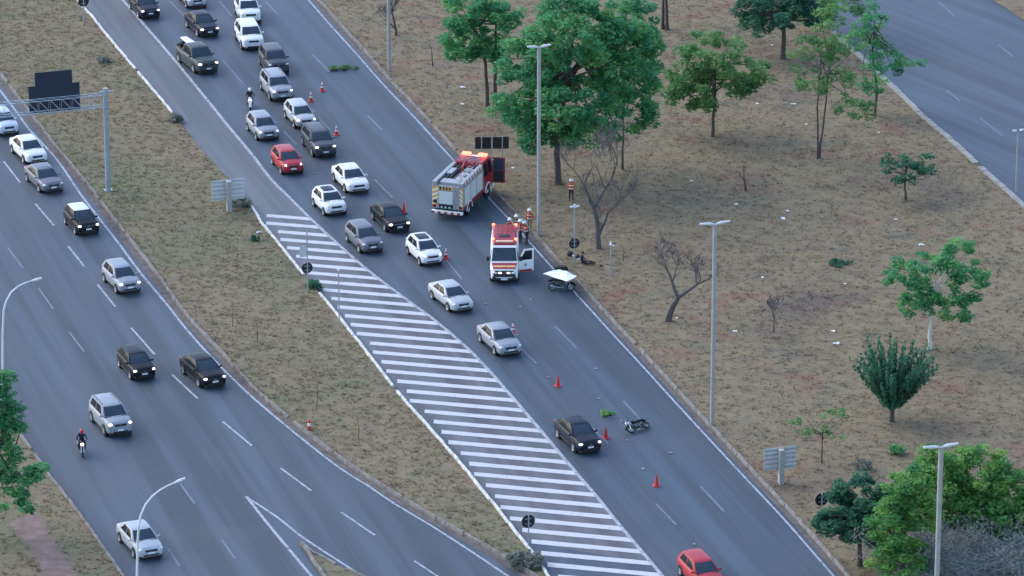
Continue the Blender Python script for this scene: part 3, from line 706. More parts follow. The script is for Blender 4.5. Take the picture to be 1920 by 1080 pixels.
for i, (px, py, h_, lb) in enumerate(((594, 762, 1.6, 'thin dry stalk standing on the median right of the marker post'), (672, 822, 1.5, 'thin dry stalk on the lower median nearest the stripes'), (436, 612, 1.9, 'thin dry stalk on the median left of the stripes'),
                                  (482, 640, 1.4, 'short dry stalk in the middle of the median'), (245, 337, 1.2, 'short dry stalk beside the gantry post'), (1168, 490, 1.2, 'thin dry stalk right of the short grey post'))):
    t = thing('dry_stalk', lb, 'plant', B_(px, py), 0, 'dry stalks on the verges'); r = random.Random(i); mb = MB(); mb.tube([(0, 0, -.05), (.05, 0, h_ * .5), (r.uniform(-.1, .1), 0, h_)], [.03, .022, .008], 5); ob('stem', mb.mesh('stem'), MAT['bark'], t)
    mb = MB()
    for q in range(6): z = h_ * r.uniform(.35, .95); mb.tube([(.03, 0, z), (r.uniform(-.3, .3), r.uniform(-.3, .3), z + .2)], [.010, .004], 4)
    ob('twigs', mb.mesh('twigs'), MAT['twig'], t)
def branch_on_road(name, label, px, py, L, seed, n, ang, leaf):
    t = thing(name, label, 'branch', G(px, py, .03), ang); r = random.Random(seed); mb = MB(); cl = []
    mb.tube([(-L / 2, 0, .03), (0, .05, .06), (L / 2, 0, .04)], [.03, .02, .008], 5)
    for i in range(n):
        x = r.uniform(-L / 2, L / 2); e = (x + r.uniform(-.2, .2), r.uniform(-.45, .45), r.uniform(.03, .25)); mb.tube([(x, 0, .05), e], [.012, .004], 4); cl.append((e, (.16, .16, .08), 14))
    ob('stem', mb.mesh('stem'), MAT['bark'], t); ob('leaves', leaf_mesh('leaves', cl, 1, .10, .6, seed), MAT[leaf], t)
branch_on_road('fallen_branch', 'leafy green branch lying across the lane near the top of the road', 645, 129, 2.0, 71, 30, .1, 'leaf_light')
branch_on_road('fallen_branch', 'small bright green leafy twig lying beyond the cone and the dark sedan', 1140, 779, .7, 72, 9, .15, 'leaf_bright')

# ------------------------------------------------------------------ poles, lamps, signs
def pole_mesh(h, r0, r1, n=12):
    mb = MB(); mb.lathe([(r0 * 1.0, -.1), (r0, 0), (r1, h), (0.001, h)], n, axis='z'); return mb.mesh('pole', 50)
RIGHTV = Vector((math.cos(ROADH + math.pi / 2), math.sin(ROADH + math.pi / 2), 0)); 
if RIGHTV.x < 0: RIGHTV = -RIGHTV
ANG_R = math.atan2(RIGHTV.y, RIGHTV.x)
def twin_lamp(label, base, toppy, arm=.75, r0=.135, small=False, rz=None):
    h = top_at(base, toppy); t = thing('street_lamp', label, 'street lamp', base, ANG_R if rz is None else rz, 'twin arm street lamps')
    h -= base.z
    ob('pole', pole_mesh(h, r0, r0 * 1.0), MAT['pole_concrete'], t)
    mb = MB(); mb.tube([(-arm * .5, 0, h + .02), (0, 0, h - .05), (arm * .5, 0, h + .02)], .05, 8); ob('bracket', mb.mesh('bracket', 60), MAT['lamp_dark'], t)
    for s in (-1, 1):
        mb = MB(); L = arm * 1.0
        mb.tube([(s * .12, 0, h + .0), (s * (.12 + L * .3), 0, h + .05), (s * (.12 + L), 0, h + .10)], [.06, .105, .07], 8)
        ob('luminaire', mb.mesh('luminaire', 60), MAT['lamp_white'], t)
    return t
twin_lamp('tall pale lamp post with two lamps in front of the big green trees', B_(1010, 441), 88)
twin_lamp('tall pale lamp post with two lamps alone in the dry strip at right centre', B_(1335, 796), 420, .9)
twin_lamp('tall pale lamp post rising out of the lower right thicket', B_(1753, 1200), 838, .95, .15)
twin_lamp('tall pale lamp post cut off by the top edge near the road', B_(730, 133), -225)
twin_lamp('distant thin lamp post at the right edge by the far road', B_(1905, 358), 246, .3, .07)
def curved_lamp(label, base, pts, mat='pole_grey'):
    t = thing('curved_lamp', label, 'street lamp', base, 0, 'curved street lamps')
    P = [Vector((0, 0, -.1))]
    for px, py, f in pts:
        d = ray(px, py); Y = base.y + f * RIGHTV.y; tt = (Y - CAM.y) / d.y; q = CAM + d * tt; P.append(q - base)
    mb = MB(); n = len(P); mb.tube(P, [.085 - .045 * i / (n - 1) for i in range(n)], 10); ob('pole', mb.mesh('pole', 60), MAT['lamp_white'], t)
    e = P[-1]; d = (P[-1] - P[-2]).normalized(); mb = MB(); mb.tube([e - d * .1, e + d * .25, e + d * .6], [.06, .11, .07], 8); ob('luminaire', mb.mesh('luminaire', 60), MAT['lamp_white'], t)
curved_lamp('curved white lamp post at the far left edge', B_(3, 752), [(5, 700, 0), (5, 630, 0), (7, 582, .08), (12, 564, .3), (21, 548, .7), (34, 537, 1.25), (48, 530, 1.85), (62, 526, 2.4)])
curved_lamp('curved white lamp post in front of the silver white sedan at the bottom left', B_(256, 1140), [(257, 1080, 0), (258, 1020, 0), (260, 986, .1), (264, 966, .3), (273, 946, .68), (286, 930, 1.23), (300, 919, 1.83), (316, 910, 2.5), (330, 904, 3.1)])

def round_sign(label, px, py, discy, d_=.72, extra=None, post_top=None):
    base = B_(px, py); t = thing('round_sign', label, 'road sign', base, ANG_R, 'round road signs seen from behind')
    h = top_at(base, discy) - base.z; ph = (top_at(base, post_top) - base.z) if post_top else h + d_ * .5
    mb = MB(); mb.lathe([(.045, -.1), (.045, ph), (.001, ph)], 8, axis='z'); ob('post', mb.mesh('post', 50), MAT['pole_grey'], t)
    mb = MB(); mb.lathe([(.001, .075), (d_ / 2, .075), (d_ / 2 + .004, .06), (d_ / 2, .05), (.001, .05)], 28, M=Matrix.Translation((0, 0, h))); ob('disc', mb.mesh('disc', 40, fix=True), MAT['sign_black'], t)
    for z in (-.16, .16): mb = MB(); mb.box(-.2, .2, .035, .0496, h + z - .02, h + z + .02); ob('clamp', mb.mesh('clamp'), MAT['steel'], t)
    return t, h
t_, h_ = round_sign('round sign back below a small white plate on a post at the stripes', 577, 549, 503, .8, post_top=430)
hp = top_at(B_(577, 549), 471) - VZ; mb = MB(); mb.box(-.52, -.055, .05, .075, hp - .42, hp + .42); ob('plate', mb.mesh('plate', bevel=.01), MAT['sign_back'], t_)
round_sign('round sign back standing over the lower painted stripes', 991, 1027, 978, .86)
round_sign('round sign back poking out beside the dark bushy tree', 1540, 990, 937, .86)
round_sign('round sign back at the top left edge beside the white kerb', 158, 42, 3, .9)
t_, h_ = round_sign('round sign back on a tall thin lamp post left of the seated person', 1077, 500, 457, .78, post_top=388)
ph = top_at(B_(1077, 500), 388) - VZ; mb = MB()
for s in (-1, 1): mb.tube([(0, 0, ph - .04), (s * .22, 0, ph + .04), (s * .34, 0, ph + .03)], [.04, .085, .06], 8)
mb.ball((0, 0, ph + .12), .09); ob('luminaire', mb.mesh('luminaire', 60), MAT['lamp_white'], t_)
b = B_(1145, 517); t_ = thing('short_post', 'short grey post with a small white head right of the seated person', 'post', b, ANG_R); h = top_at(b, 460) - VZ
mb = MB(); mb.lathe([(.06, -.1), (.05, h), (.001, h)], 8, axis='z'); ob('post', mb.mesh('post', 50), MAT['pole_grey'], t_)
mb = MB(); mb.ball((0, 0, h + .06), (.12, .12, .09)); mb.ball((.17, 0, h - .05), (.09, .09, .07)); mb.ball((0, 0, h + .22), (.08, .08, .07)); ob('head', mb.mesh('head', 60), MAT['lamp_white'], t_)
b = B_(636, 614); t_ = thing('short_post', 'thin grey post at the edge of the painted stripes', 'post', b, ANG_R); h = top_at(b, 508) - VZ
mb = MB(); mb.lathe([(.045, -.1), (.035, h), (.001, h)], 8, axis='z'); ob('post', mb.mesh('post', 50), MAT['pole_grey'], t_)
mb = MB(); mb.lathe([(.04, h - .02), (.11, h + .05), (.09, h + .16), (.001, h + .2)], 10, axis='z'); ob('head', mb.mesh('head', 50), MAT['lamp_white'], t_)
b = B_(580, 806); t_ = thing('marker_post', 'small red and white marker post alone on the lower median', 'marker post', b)
mb = MB(); mb.lathe([(.16, 0), (.16, .05), (.13, .3), (.001, .3)], 10, axis='z'); ob('base', mb.mesh('base', 50), MAT['hydrant_red'], t_)
mb = MB(); mb.lathe([(.12, .3), (.11, .5), (.001, .52)], 10, axis='z'); ob('band', mb.mesh('band', 50), MAT['cone_white'], t_)
mb = MB(); mb.lathe([(.10, .5), (.09, .66), (.001, .72)], 10, axis='z'); ob('cap', mb.mesh('cap', 50), MAT['cone_orange'], t_)

def board_sign(label, px, py, wpx, y0, y1, postw=.28):
    base = B_(px, py); s = FPX / ((base - CAM).dot(Vector((0, math.cos(PITCH), -math.sin(PITCH)))))
    t = thing('sign_board', label, 'road sign', base, ANG_R, 'white rectangular sign boards seen from behind'); w_ = wpx / s / abs(math.cos(ANG_R))
    z0 = top_at(base, y1) - VZ; z1 = top_at(base, y0) - VZ; n = 5; ph = (z1 - z0) / n
    for i in range(n):
        mb = MB(); mb.box(-w_ / 2, w_ / 2, .10, .13, z0 + i * ph + .012, z0 + (i + 1) * ph - .012); ob('panel', mb.mesh('panel', bevel=.006), MAT['sign_back'], t)
    for i in range(n):
        mb = MB(); mb.box(-w_ / 2 + .05, w_ / 2 - .05, .075, .10, z0 + (i + .5) * ph - .03, z0 + (i + .5) * ph + .03); ob('rail', mb.mesh('rail'), MAT['steel'], t)
    mb = MB(); mb.box(-postw / 2, postw / 2, -postw * 1.0, .074, -.1, z1 - .05); ob('post', mb.mesh('post', bevel=.02), MAT['pole_concrete'], t)
board_sign('white ribbed back of a sign board on a thick post on the median', 429, 395, 60, 337, 376, .36)
board_sign('white ribbed back of a sign board at the right edge of the road', 1463, 906, 61, 840, 881, .32)

# gantry over the left road
b = B_(203, 357); hd = heading(60, 250, 22, 30); ga = hd + math.pi / 2
if math.cos(ga) > 0: ga += math.pi
t_ = thing('sign_gantry', 'dark overhead sign on a steel truss gantry over the left road', 'gantry', b, ga + math.pi)
h = top_at(b, 176) - VZ
mb = MB(); mb.lathe([(.21, -.1), (.19, h + .45), (.001, h + .45)], 14, axis='z'); ob('post', mb.mesh('post', 50), MAT['pole_grey'], t_)
mb = MB(); mb.box(-.45, .6, -.05, .05, h + .1, h + .2); mb.box(-.3, .3, -.3, .3, -.1, .06); ob('bracket', mb.mesh('bracket'), MAT['steel'], t_)
mb = MB(); L = 17.0; hh = .95
for z in (h - hh, h):
    for y in (-.32, .32): mb.tube([(0, y, z), (-L, y, z)], .036, 6)
n = 20
for i in range(n):
    x0 = -L * i / n; x1 = -L * (i + 1) / n
    for y in (-.32, .32): mb.tube([(x0, y, h - hh), (x1, y, h)], .018, 5); mb.tube([(x1, y, h - hh), (x1, y, h)], .015, 5)
    mb.tube([(x0, -.32, h), (x1, .32, h)], .018, 4); mb.tube([(x0, -.32, h - hh), (x1, .32, h - hh)], .018, 4)
ob('truss', mb.mesh('truss', 50), MAT['steel'], t_)
s_ = FPX / (b - CAM).length
def gx(px): return -(192 - px) / s_ / abs(math.cos(ga))
mb = MB(); mb.box(gx(56), gx(148), .38, .44, h - 1.10, h + .98, 0); ob('sign_panel', mb.mesh('sign_panel', bevel=.01), MAT['sign_navy'], t_)
mb = MB(); mb.box(gx(68), gx(135), .38, .44, h + .982, h + 2.0, 0); ob('sign_panel', mb.mesh('sign_panel', bevel=.01), MAT['sign_navy'], t_)
# four panel dark sign behind the fire engine
b = B_(922, 326); t_ = thing('panel_sign', 'dark sign of four upright panels behind the fire engine', 'road sign', b, R(2))
s_ = FPX / (b - CAM).length; z0 = top_at(b, 279) - VZ; z1 = top_at(b, 257) - VZ
for x0, x1 in ((891, 902), (904, 921), (924, 941), (943, 954)):
    mb = MB(); mb.box((x0 - 922) / s_, (x1 - 922) / s_, 0, .05, z0, z1); ob('panel', mb.mesh('panel', bevel=.008), MAT['sign_black'], t_)
for x in (903, 922.5, 942):
    mb = MB(); xx = (x - 922) / s_; mb.box(xx - .035, xx + .035, -.03, .06, -.1, z1 + .03); ob('post', mb.mesh('post'), MAT['steel'], t_)
mb = MB(); mb.box((891 - 922) / s_, (954 - 922) / s_, .055, .08, z0 + .1, z0 + .16); mb.box((891 - 922) / s_, (954 - 922) / s_, .055, .08, z1 - .16, z1 - .1); ob('rail', mb.mesh('rail'), MAT['steel'], t_)

# ------------------------------------------------------------------ cars
def lerp_list(ks, x):
    for (x0, v0), (x1, v1) in zip(ks[:-1], ks[1:]):
        if x0 <= x <= x1: return v0 + (v1 - v0) * (x - x0) / (x1 - x0)
    return ks[0][1] if x < ks[0][0] else ks[-1][1]
TYPES = {
    # L, W, H, deck profile (x,z), windscreen base x, top x, rear top x, rear base x, wheel radius, wheel x
    'hatch':   dict(L=3.95, W=1.70, H=1.50, deck=[(-1.98, .82), (-1.85, .96), (-1.0, .96), (.95, 1.00), (1.4, .95), (1.80, .88), (1.93, .80), (1.98, .70)], ws=(1.00, .26), rr=(-1.48, -1.86), wr=.30, wx=(-1.22, 1.25)),
    'compact': dict(L=3.65, W=1.66, H=1.53, deck=[(-1.83, .82), (-1.70, .97), (-1.0, .98), (.90, 1.02), (1.3, .98), (1.66, .90), (1.78, .82), (1.83, .70)], ws=(.96, .24), rr=(-1.26, -1.70), wr=.29, wx=(-1.14, 1.18)),
    'sedan':   dict(L=4.45, W=1.74, H=1.47, deck=[(-2.22, .82), (-2.12, .99), (-1.6, 1.01), (-1.0, .97), (1.00, .98), (1.5, .93), (2.02, .86), (2.16, .78), (2.22, .68)], ws=(1.08, .28), rr=(-1.00, -1.66), wr=.31, wx=(-1.32, 1.33)),
    'suv':     dict(L=4.35, W=1.82, H=1.66, deck=[(-2.18, .92), (-2.05, 1.06), (-1.0, 1.06), (1.10, 1.12), (1.6, 1.08), (2.0, 1.02), (2.12, .94), (2.18, .80)], ws=(1.12, .42), rr=(-1.72, -2.04), wr=.345, wx=(-1.30, 1.32)),
    'pickup':  dict(L=5.30, W=1.86, H=1.78, deck=[(-2.65, 1.04), (-2.60, 1.08), (-1.05, 1.08), (1.20, 1.17), (1.9, 1.12), (2.40, 1.05), (2.58, .96), (2.65, .80)], ws=(1.26, .60), rr=(-.82, -1.0), wr=.37, wx=(-1.66, 1.56)),
}
def rim_tyre(r):
    mb = MB(); w_ = .20; mb.lathe([(r * .62, -w_ / 2), (r * .93, -w_ / 2), (r, -w_ / 2 + .03), (r, w_ / 2 - .03), (r * .93, w_ / 2), (r * .62, w_ / 2), (r * .62, -w_ / 2)], 20)
    ty = mb.mesh('tyre', 40, fix=True); mb = MB()
    mb.lathe([(.001, w_ / 2 - .013), (r * .64, w_ / 2 - .013)], 20, mi=1)
    for k in range(5):
        M = Matrix.Rotation(2 * math.pi * k / 5, 4, 'Y'); mb.box(.0, r * .58, w_ / 2 - .04, w_ / 2 - .004, -.042, .042, 0, M)
    mb.lathe([(r * .66, w_ / 2 - .002), (r * .60, w_ / 2 + .003), (r * .51, w_ / 2 - .012)], 20)
    mb.lathe([(.001, w_ / 2 - .001), (.06, w_ / 2 - .003), (.07, w_ / 2 - .04)], 10)
    return ty, mb.mesh('rim', 40)
def car_meshes(ty):
    T = TYPES[ty]; L, W, H = T['L'], T['W'], T['H']; hw = W / 2; D = {}
    # lower body: loft of cross-sections
    xs = sorted(set([-L / 2, -L / 2 + .07, -L / 2 + .22, L / 2, L / 2 - .05, L / 2 - .14, L / 2 - .3] + [L * (i / 12 - .5) * .86 for i in range(13)])); rings = []
    for x in xs:
        f = abs(x) / (L / 2); wm = 1 - .03 * f ** 2 - (.10 if x > 0 else .06) * max(0, (f - .72) / .28) ** 2 - (.10 if x > 0 else .05) * max(0, (f - .93) / .07) ** 2
        zt = lerp_list(T['deck'], x); zb = .22 + .10 * max(0, (f - .8) / .2) + (.04 if ty in ('suv', 'pickup') else 0); y = hw * wm
        cr = .035 if x > T['ws'][0] else .015
        half = [(y * .80, zb), (y * .95, zb + .05), (y * 1.0, zb + .20), (y * .995, zb + (zt - zb) * .62), (y * .965, zt - .10), (y * .90, zt - .025), (y * .60, zt + cr * .6), (0, zt + cr)]
        rings.append([(x, yy, zz) for yy, zz in half] + [(x, -yy, zz) for yy, zz in half[-2::-1]])
    n = len(rings[0]); mb = MB(); fs = []
    for i in range(len(rings) - 1):
        for k in range(n): fs.append((i * n + k, i * n + (k + 1) % n, (i + 1) * n + (k + 1) % n, (i + 1) * n + k))
    fs.append(tuple(range(n))); fs.append(tuple((len(rings) - 1) * n + k for k in range(n - 1, -1, -1)))
    mb.add([p for r in rings for p in r], fs)
    # cabin surface
    zb0 = lerp_list(T['deck'], T['ws'][0]) - .02; yb = hw * .925; yt = hw * .70
    if ty == 'suv': yt = hw * .76
    if ty == 'pickup': yt = hw * .75
    def xf(t): return T['ws'][0] + (T['ws'][1] - T['ws'][0]) * (t - .06 * math.sin(math.pi * t))
    def xr(t): return T['rr'][1] + (T['rr'][0] - T['rr'][1]) * (t + .10 * math.sin(math.pi * t))
    def yy(t): return yb + (yt - yb) * (t ** 1.25)
    def zz(t): return zb0 + (H - .05 - zb0) * t
    def front(v, t): return Vector((xf(t) + .10 * (1 - v * v), yy(t) * v, zz(t)))
    def rear(v, t): return Vector((xr(t) - .06 * (1 - v * v), yy(t) * v, zz(t)))
    def side(s, u, t):
        return Vector((xf(t) + (xr(t) - xf(t)) * u, s * (yy(t) + .02 * math.sin(math.pi * u)), zz(t)))
    def patch(m, fn, us, ts, flip, off=0.0, mi=0):
        P = [[fn(u, t) for u in us] for t in ts]; nu = len(us)
        if off:
            Q = []
            for j, t in enumerate(ts):
                row = []
                for i, u in enumerate(us):
                    e = 1e-3; du = fn(u + e, t) - fn(u - e, t); dt = fn(u, t + e) - fn(u, t - e); nn = du.cross(dt).normalized() * (-1 if flip else 1); row.append(P[j][i] + nn * off)
                Q.append(row)
            P = Q
        f = [(j * nu + i, j * nu + i + 1, (j + 1) * nu + i + 1, (j + 1) * nu + i) for j in range(len(ts) - 1) for i in range(nu - 1)]
        if flip: f = [q[::-1] for q in f]
        m.add([p for r in P for p in r], f, mi)
    lin = lambda a, b, k: [a + (b - a) * i / k for i in range(k + 1)]
    patch(mb, front, lin(-1, 1, 8), lin(0, 1, 4), False); patch(mb, rear, lin(-1, 1, 8), lin(0, 1, 4), True)
    for s in (1, -1): patch(mb, lambda u, t: side(s, u, t), lin(0, 1, 8), lin(0, 1, 4), s < 0)
    # roof skin
    def roof(v, u):
        x0 = xf(1) + .10 * (1 - v * v); x1 = xr(1) - .06 * (1 - v * v); e = (1 - abs(v) ** 3) * (1 - abs(2 * u - 1) ** 3)
        y = (yt + .02 * math.sin(math.pi * u)) * v
        return Vector((x0 + (x1 - x0) * u, y, H - .05 + .055 * e))
    patch(mb, roof, lin(-1, 1, 8), lin(0, 1, 8), False)
    # floor of dark wheel arches comes as its own part
    bm = mb.mesh('body'); b2 = bmesh.new(); b2.from_mesh(bm); bmesh.ops.remove_doubles(b2, verts=b2.verts, dist=.002); bmesh.ops.recalc_face_normals(b2, faces=b2.faces); b2.to_mesh(bm); b2.free()
    bm.polygons.foreach_set('use_smooth', [True] * len(bm.polygons)); bm.set_sharp_from_angle(angle=R(38)); D['body'] = bm
    m = MB(); patch(m, front, lin(-.89, .89, 8), lin(.07, .93, 5), False, .008); D['windscreen'] = m.mesh('windscreen', 40)
    m = MB(); patch(m, rear, lin(-.86, .86, 6), lin(.18, .90, 4), True, .008); D['rear_window'] = m.mesh('rear_window', 40)
    for s, nm in ((1, 'L'), (-1, 'R')):
        m = MB(); patch(m, lambda u, t: side(s, u, t), lin(.12, .48, 4), lin(.12, .90, 3), s < 0, .008); D['sw1' + nm] = m.mesh('side_window', 40)
        m = MB(); patch(m, lambda u, t: side(s, u, t), lin(.51, .88, 4), lin(.12, .90, 3), s < 0, .008); D['sw2' + nm] = m.mesh('side_window', 40)
    zf = lerp_list(T['deck'], L / 2 - .22)
    for s, nm in ((1, 'L'), (-1, 'R')):
        m = MB(); M = Matrix.Rotation(s * -.45, 3, 'Z'); c = (L / 2 - .17, s * (hw * .70), zf - .13)
        m.ball(c, (.15, .19, .085) if ty != 'compact' else (.15, .13, .11), 12, 0, M); D['hl' + nm] = m.mesh('headlight', 60)
        m = MB(); m.ball((-L / 2 + .10, s * hw * .74, lerp_list(T['deck'], -L / 2 + .1) - .14), (.12, .16, .12), 10); D['tl' + nm] = m.mesh('tail_light', 60)
        m = MB(); xm = T['ws'][0] - .18; m.ball((xm, s * (hw + .06), zb0 + .06), (.07, .12, .075), 10); m.box(xm - .03, xm + .03, min(s * (hw - .1), s * hw), max(s * (hw - .1), s * hw), zb0 - .01, zb0 + .04); D['mi' + nm] = m.mesh('mirror', 60)
        m = MB(); m.lathe([(.001, L / 2 - .10), (.07, L / 2 - .10), (.085, L / 2 - .13)], 10, M=Matrix.Translation((.02, s * hw * .60, .42)), axis='x'); D['fg' + nm] = m.mesh('fog_light', 50)
    m = MB(); m.box(L / 2 - .2, L / 2 + .012, -hw * .46, hw * .46, zf - .27, zf - .12); D['grille'] = m.mesh('grille', bevel=.02)
    m = MB(); m.box(L / 2 - .15, L / 2 + .010, -hw * .60, hw * .60, .33, .46); m.box(L / 2 - .3, L / 2 - .005, -hw * .82, hw * .82, .22, .325); D['air_intake'] = m.mesh('air_intake', bevel=.02)
    m = MB(); m.box(L / 2 - .12, L / 2 + .016, -hw * .48, hw * .48, zf - .115, zf - .09); D['gtrim'] = m.mesh('grille_trim', bevel=.006)
    xw_ = T['ws'][0] + .03                                   # dark cowl under the windscreen
    m = MB(); m.add([Vector((xw_ + .10 * (1 - v * v) + dx_, yb * .93 * v, lerp_list(T['deck'], min(xw_ + .10 + dx_, L / 2)) + .028)) for dx_ in (0, .10) for v in lin(-1, 1, 8)], [(i, i + 1, 10 + i, 9 + i) for i in range(8)]); D['cowl'] = m.mesh('cowl')
    m = MB(); m.box(L / 2 + .0, L / 2 + .025, -.20, .20, .475, .585); D['plate'] = m.mesh('license_plate')
    m = MB(); m.box(L / 2 - .02, L / 2 + .020, -.07, .07, zf - .215, zf - .15); D['badge'] = m.mesh('badge', bevel=.02)
    m = MB(); m.lathe([(.001, -.11), (T['wr'] * 1.17, -.11), (T['wr'] * 1.17, .112), (.001, .112)], 20); D['arch'] = m.mesh('wheel_arch', 40, fix=True)
    m = MB(); m.box(T['wx'][0] + .42, T['wx'][1] - .42, hw - .06, hw + .006, .26, .34); D['sillL'] = m.mesh('sill_trim', bevel=.01)
    m = MB(); m.box(T['wx'][0] + .42, T['wx'][1] - .42, -hw - .006, -hw + .06, .26, .34); D['sillR'] = m.mesh('sill_trim', bevel=.01)
    m = MB()
    for s in (1, -1): m.tube([roof(s * .86, .08) + Vector((0, 0, .0)), roof(s * .86, .14) + Vector((0, 0, .055)), roof(s * .86, .86) + Vector((0, 0, .055)), roof(s * .86, .93)], .022, 6)
    D['rails'] = m.mesh('roof_rail', 60)
    m = MB()   # glass sunroof sheet
    patch(m, roof, lin(-.72, .72, 6), lin(.10, .80, 6), False, .006); D['sunroof'] = m.mesh('sunroof', 40)
    m = MB(); patch(m, roof, lin(-.97, .97, 8), lin(.02, .98, 8), False, .006); D['roofp'] = m.mesh('roof_panel', 40)
    for nm in ('windscreen', 'rear_window', 'sunroof'): pass
    D['tyre'], D['rim'] = rim_tyre(T['wr'])
    if ty == 'pickup':
        m = MB(); x0, x1 = -2.55, -1.06; zt = 1.085
        for s in (1, -1): m.box(x0, x1, min(s * hw * .84, s * hw * .93), max(s * hw * .84, s * hw * .93), zt, zt + .10)
        m.box(x0 - .06, x0, -hw * .9, hw * .9, zt - .04, zt + .10); D['bed_rail'] = m.mesh('bed_rail', bevel=.012)
        m = MB(); m.box(x0 + .01, x1, -hw * .83, hw * .83, zt + .006, zt + .022); D['bed'] = m.mesh('cargo_bed')
    return D
CM = {k: car_meshes(k) for k in TYPES}
CARS = []
def car(ty, color, label, px, py, dx, dy, lights='lens_off', rails=False, roofc=None, sunroof=False, rims='rim', zroad=.006, glass='glass', trim=True, fog=False, name='car', dh=0):
    D = CM[ty]; T = TYPES[ty]; P = G(px, py, .72); P.z = zroad
    t = thing(name, label, 'pickup truck' if ty == 'pickup' else 'car', P, heading(px, py, dx, dy) + R(6 + dh), 'vehicles on the two roads')
    p = lambda n, k, m: ob(n, D[k], m, t)
    pc = MAT[color]; p('body', 'body', pc); p('windscreen', 'windscreen', MAT['glass_pale']); p('rear_window', 'rear_window', MAT['glass'])
    for k in ('sw1L', 'sw2L', 'sw1R', 'sw2R'): p('side_window', k, MAT['glass'])
    for k in ('hlL', 'hlR'): p('headlight', k, MAT[lights])
    for k in ('tlL', 'tlR'): p('tail_light', k, MAT['lens_red'])
    for k in ('miL', 'miR'): p('mirror', k, pc)
    p('grille', 'grille', MAT['black_trim']); p('air_intake', 'air_intake', MAT['black_trim']); p('license_plate', 'plate', MAT['plate']); p('badge', 'badge', MAT['chrome']); p('cowl', 'cowl', MAT['black_trim'])
    if (px * 3 + py) % 2 == 0: p('grille_trim', 'gtrim', MAT['chrome'])
    if trim: p('sill_trim', 'sillL', MAT['black_trim']); p('sill_trim', 'sillR', MAT['black_trim'])
    if fog:
        for k in ('fgL', 'fgR'): p('fog_light', k, MAT['lens_white'])
    if rails: p('roof_rail', 'rails', MAT['black_trim'])
    if sunroof: p('sunroof', 'sunroof', MAT['glass'])
    if roofc:
        p('roof_panel', 'roofp', MAT[roofc])
    if ty == 'pickup': p('bed_rail', 'bed_rail', pc); p('cargo_bed', 'bed', MAT['black_trim'])
    for i, xw in enumerate(T['wx']):
        for s in (1, -1):
            ob('wheel_arch', D['arch'], MAT['black_trim'], t, (xw, s * (T['W'] / 2 - .10), T['wr'] + .02))
            wv = ob('wheel', D['tyre'], MAT['tyre'], t, (xw, s * (T['W'] / 2 - .070), T['wr']), 0 if s > 0 else math.pi)
            ob('rim', D['rim'], [MAT[rims], MAT['black_trim']], wv)
    q = random.Random(px * 7 + py); t.scale = (q.uniform(.97, 1.05), q.uniform(.97, 1.03), q.uniform(.98, 1.07)); CARS.append(t); return t
M_ = (.80, 1.0)                      # the road's own direction in the picture, roughly
car('sedan', 'navy', 'dark blue car at the top edge beside the white line', 270, 8, .55, 1, 'lens_white')
car('hatch', 'pearl', 'pale car cut by the top edge behind the dark navy sedan', 360, -10, .5, 1)
car('sedan', 'navy', 'dark navy sedan with headlights on near the top edge', 378, 42, .75, 1, 'lens_on')
pk = car('pickup', 'green_grey', 'dark grey pickup truck with boards in its bed', 369, 108, .95, 1, 'lens_on', name='pickup_truck')
car('suv', 'white', 'white car cut by the top edge behind the white sport utility', 464, 18, .12, 1)
car('suv', 'white', 'white sport utility car nose to tail ahead of another white car', 467, 66, .25, 1, sunroof=False)
car('suv', 'dark_grey', 'dark grey car tucked behind the silver sport utility', 513, 112, .35, 1, 'lens_off', glass='glass_pale')
car('suv', 'silver', 'silver sport utility car with roof rails ahead of a dark grey car', 518, 160, .45, 1, 'lens_white', True)
car('hatch', 'pearl', 'light silver hatchback behind the dark sport utility beside the cones', 562, 212, .55, 1, 'lens_on')
car('hatch', 'silver', 'silver blue hatchback following the motorcycle at the line', 492, 235, .55, 1, 'lens_white')
car('suv', 'dark_grey', 'dark grey sport utility with bright headlights beside the third cone', 597, 264, .50, 1, 'lens_on', True, glass='glass_pale')
car('compact', 'red', 'red hatchback with bright headlights in the left lane', 538, 298, .55, 1, 'lens_on')
car('sedan', 'white', 'white sedan in the middle lane near the fire engine', 657, 331, .62, 1)
car('compact', 'white', 'white hatchback with dark glass roof beside the first painted stripes', 617, 375, .72, 1, 'lens_off', sunroof=True)
car('sedan', 'black', 'black sedan with headlights on beside a red cone', 731, 403, .70, 1, 'lens_on', glass='glass_pale')
car('hatch', 'grey', 'grey hatchback next to the painted stripes', 682, 443, .75, 1, 'lens_off')
car('compact', 'white', 'small white hatchback with round headlights and dark roof', 795, 467, .75, 1, 'lens_white', sunroof=True)
car('sedan', 'pearl', 'light silver sedan alone in the lane below the ambulance', 845, 551, .95, 1)
car('sedan', 'silver', 'silver grey sedan passing a cone half hidden behind it', 936, 632, .80, 1)
car('sedan', 'navy', 'dark navy sedan with headlights on near the lying motorcycle', 1083, 812, .80, 1, 'lens_white', fog=True)
car('hatch', 'red', 'red hatchback cut by the bottom edge of the picture', 1314, 1070, .70, 1)
car('hatch', 'pale_blue', 'pale blue white car cut by the left edge', 4, 226, .62, 1, zroad=.0)
car('sedan', 'white', 'white sedan right behind a dark sedan on the left road', 53, 277, .72, 1, zroad=.0)
car('sedan', 'grey', 'dark grey sedan close ahead of the white sedan on the left road', 82, 330, .75, 1, 'lens_off', zroad=.0)
car('hatch', 'black', 'black hatchback with a white roof on the left road', 152, 410, .62, 1, 'lens_on', roofc='white', zroad=.0)
car('hatch', 'silver', 'silver grey hatchback in the right lane of the left road', 227, 518, .70, 1, 'lens_on', zroad=.0)
car('hatch', 'black', 'black hatchback with glaring headlights beside the black sedan', 255, 678, .60, 1, 'lens_on', zroad=.0)
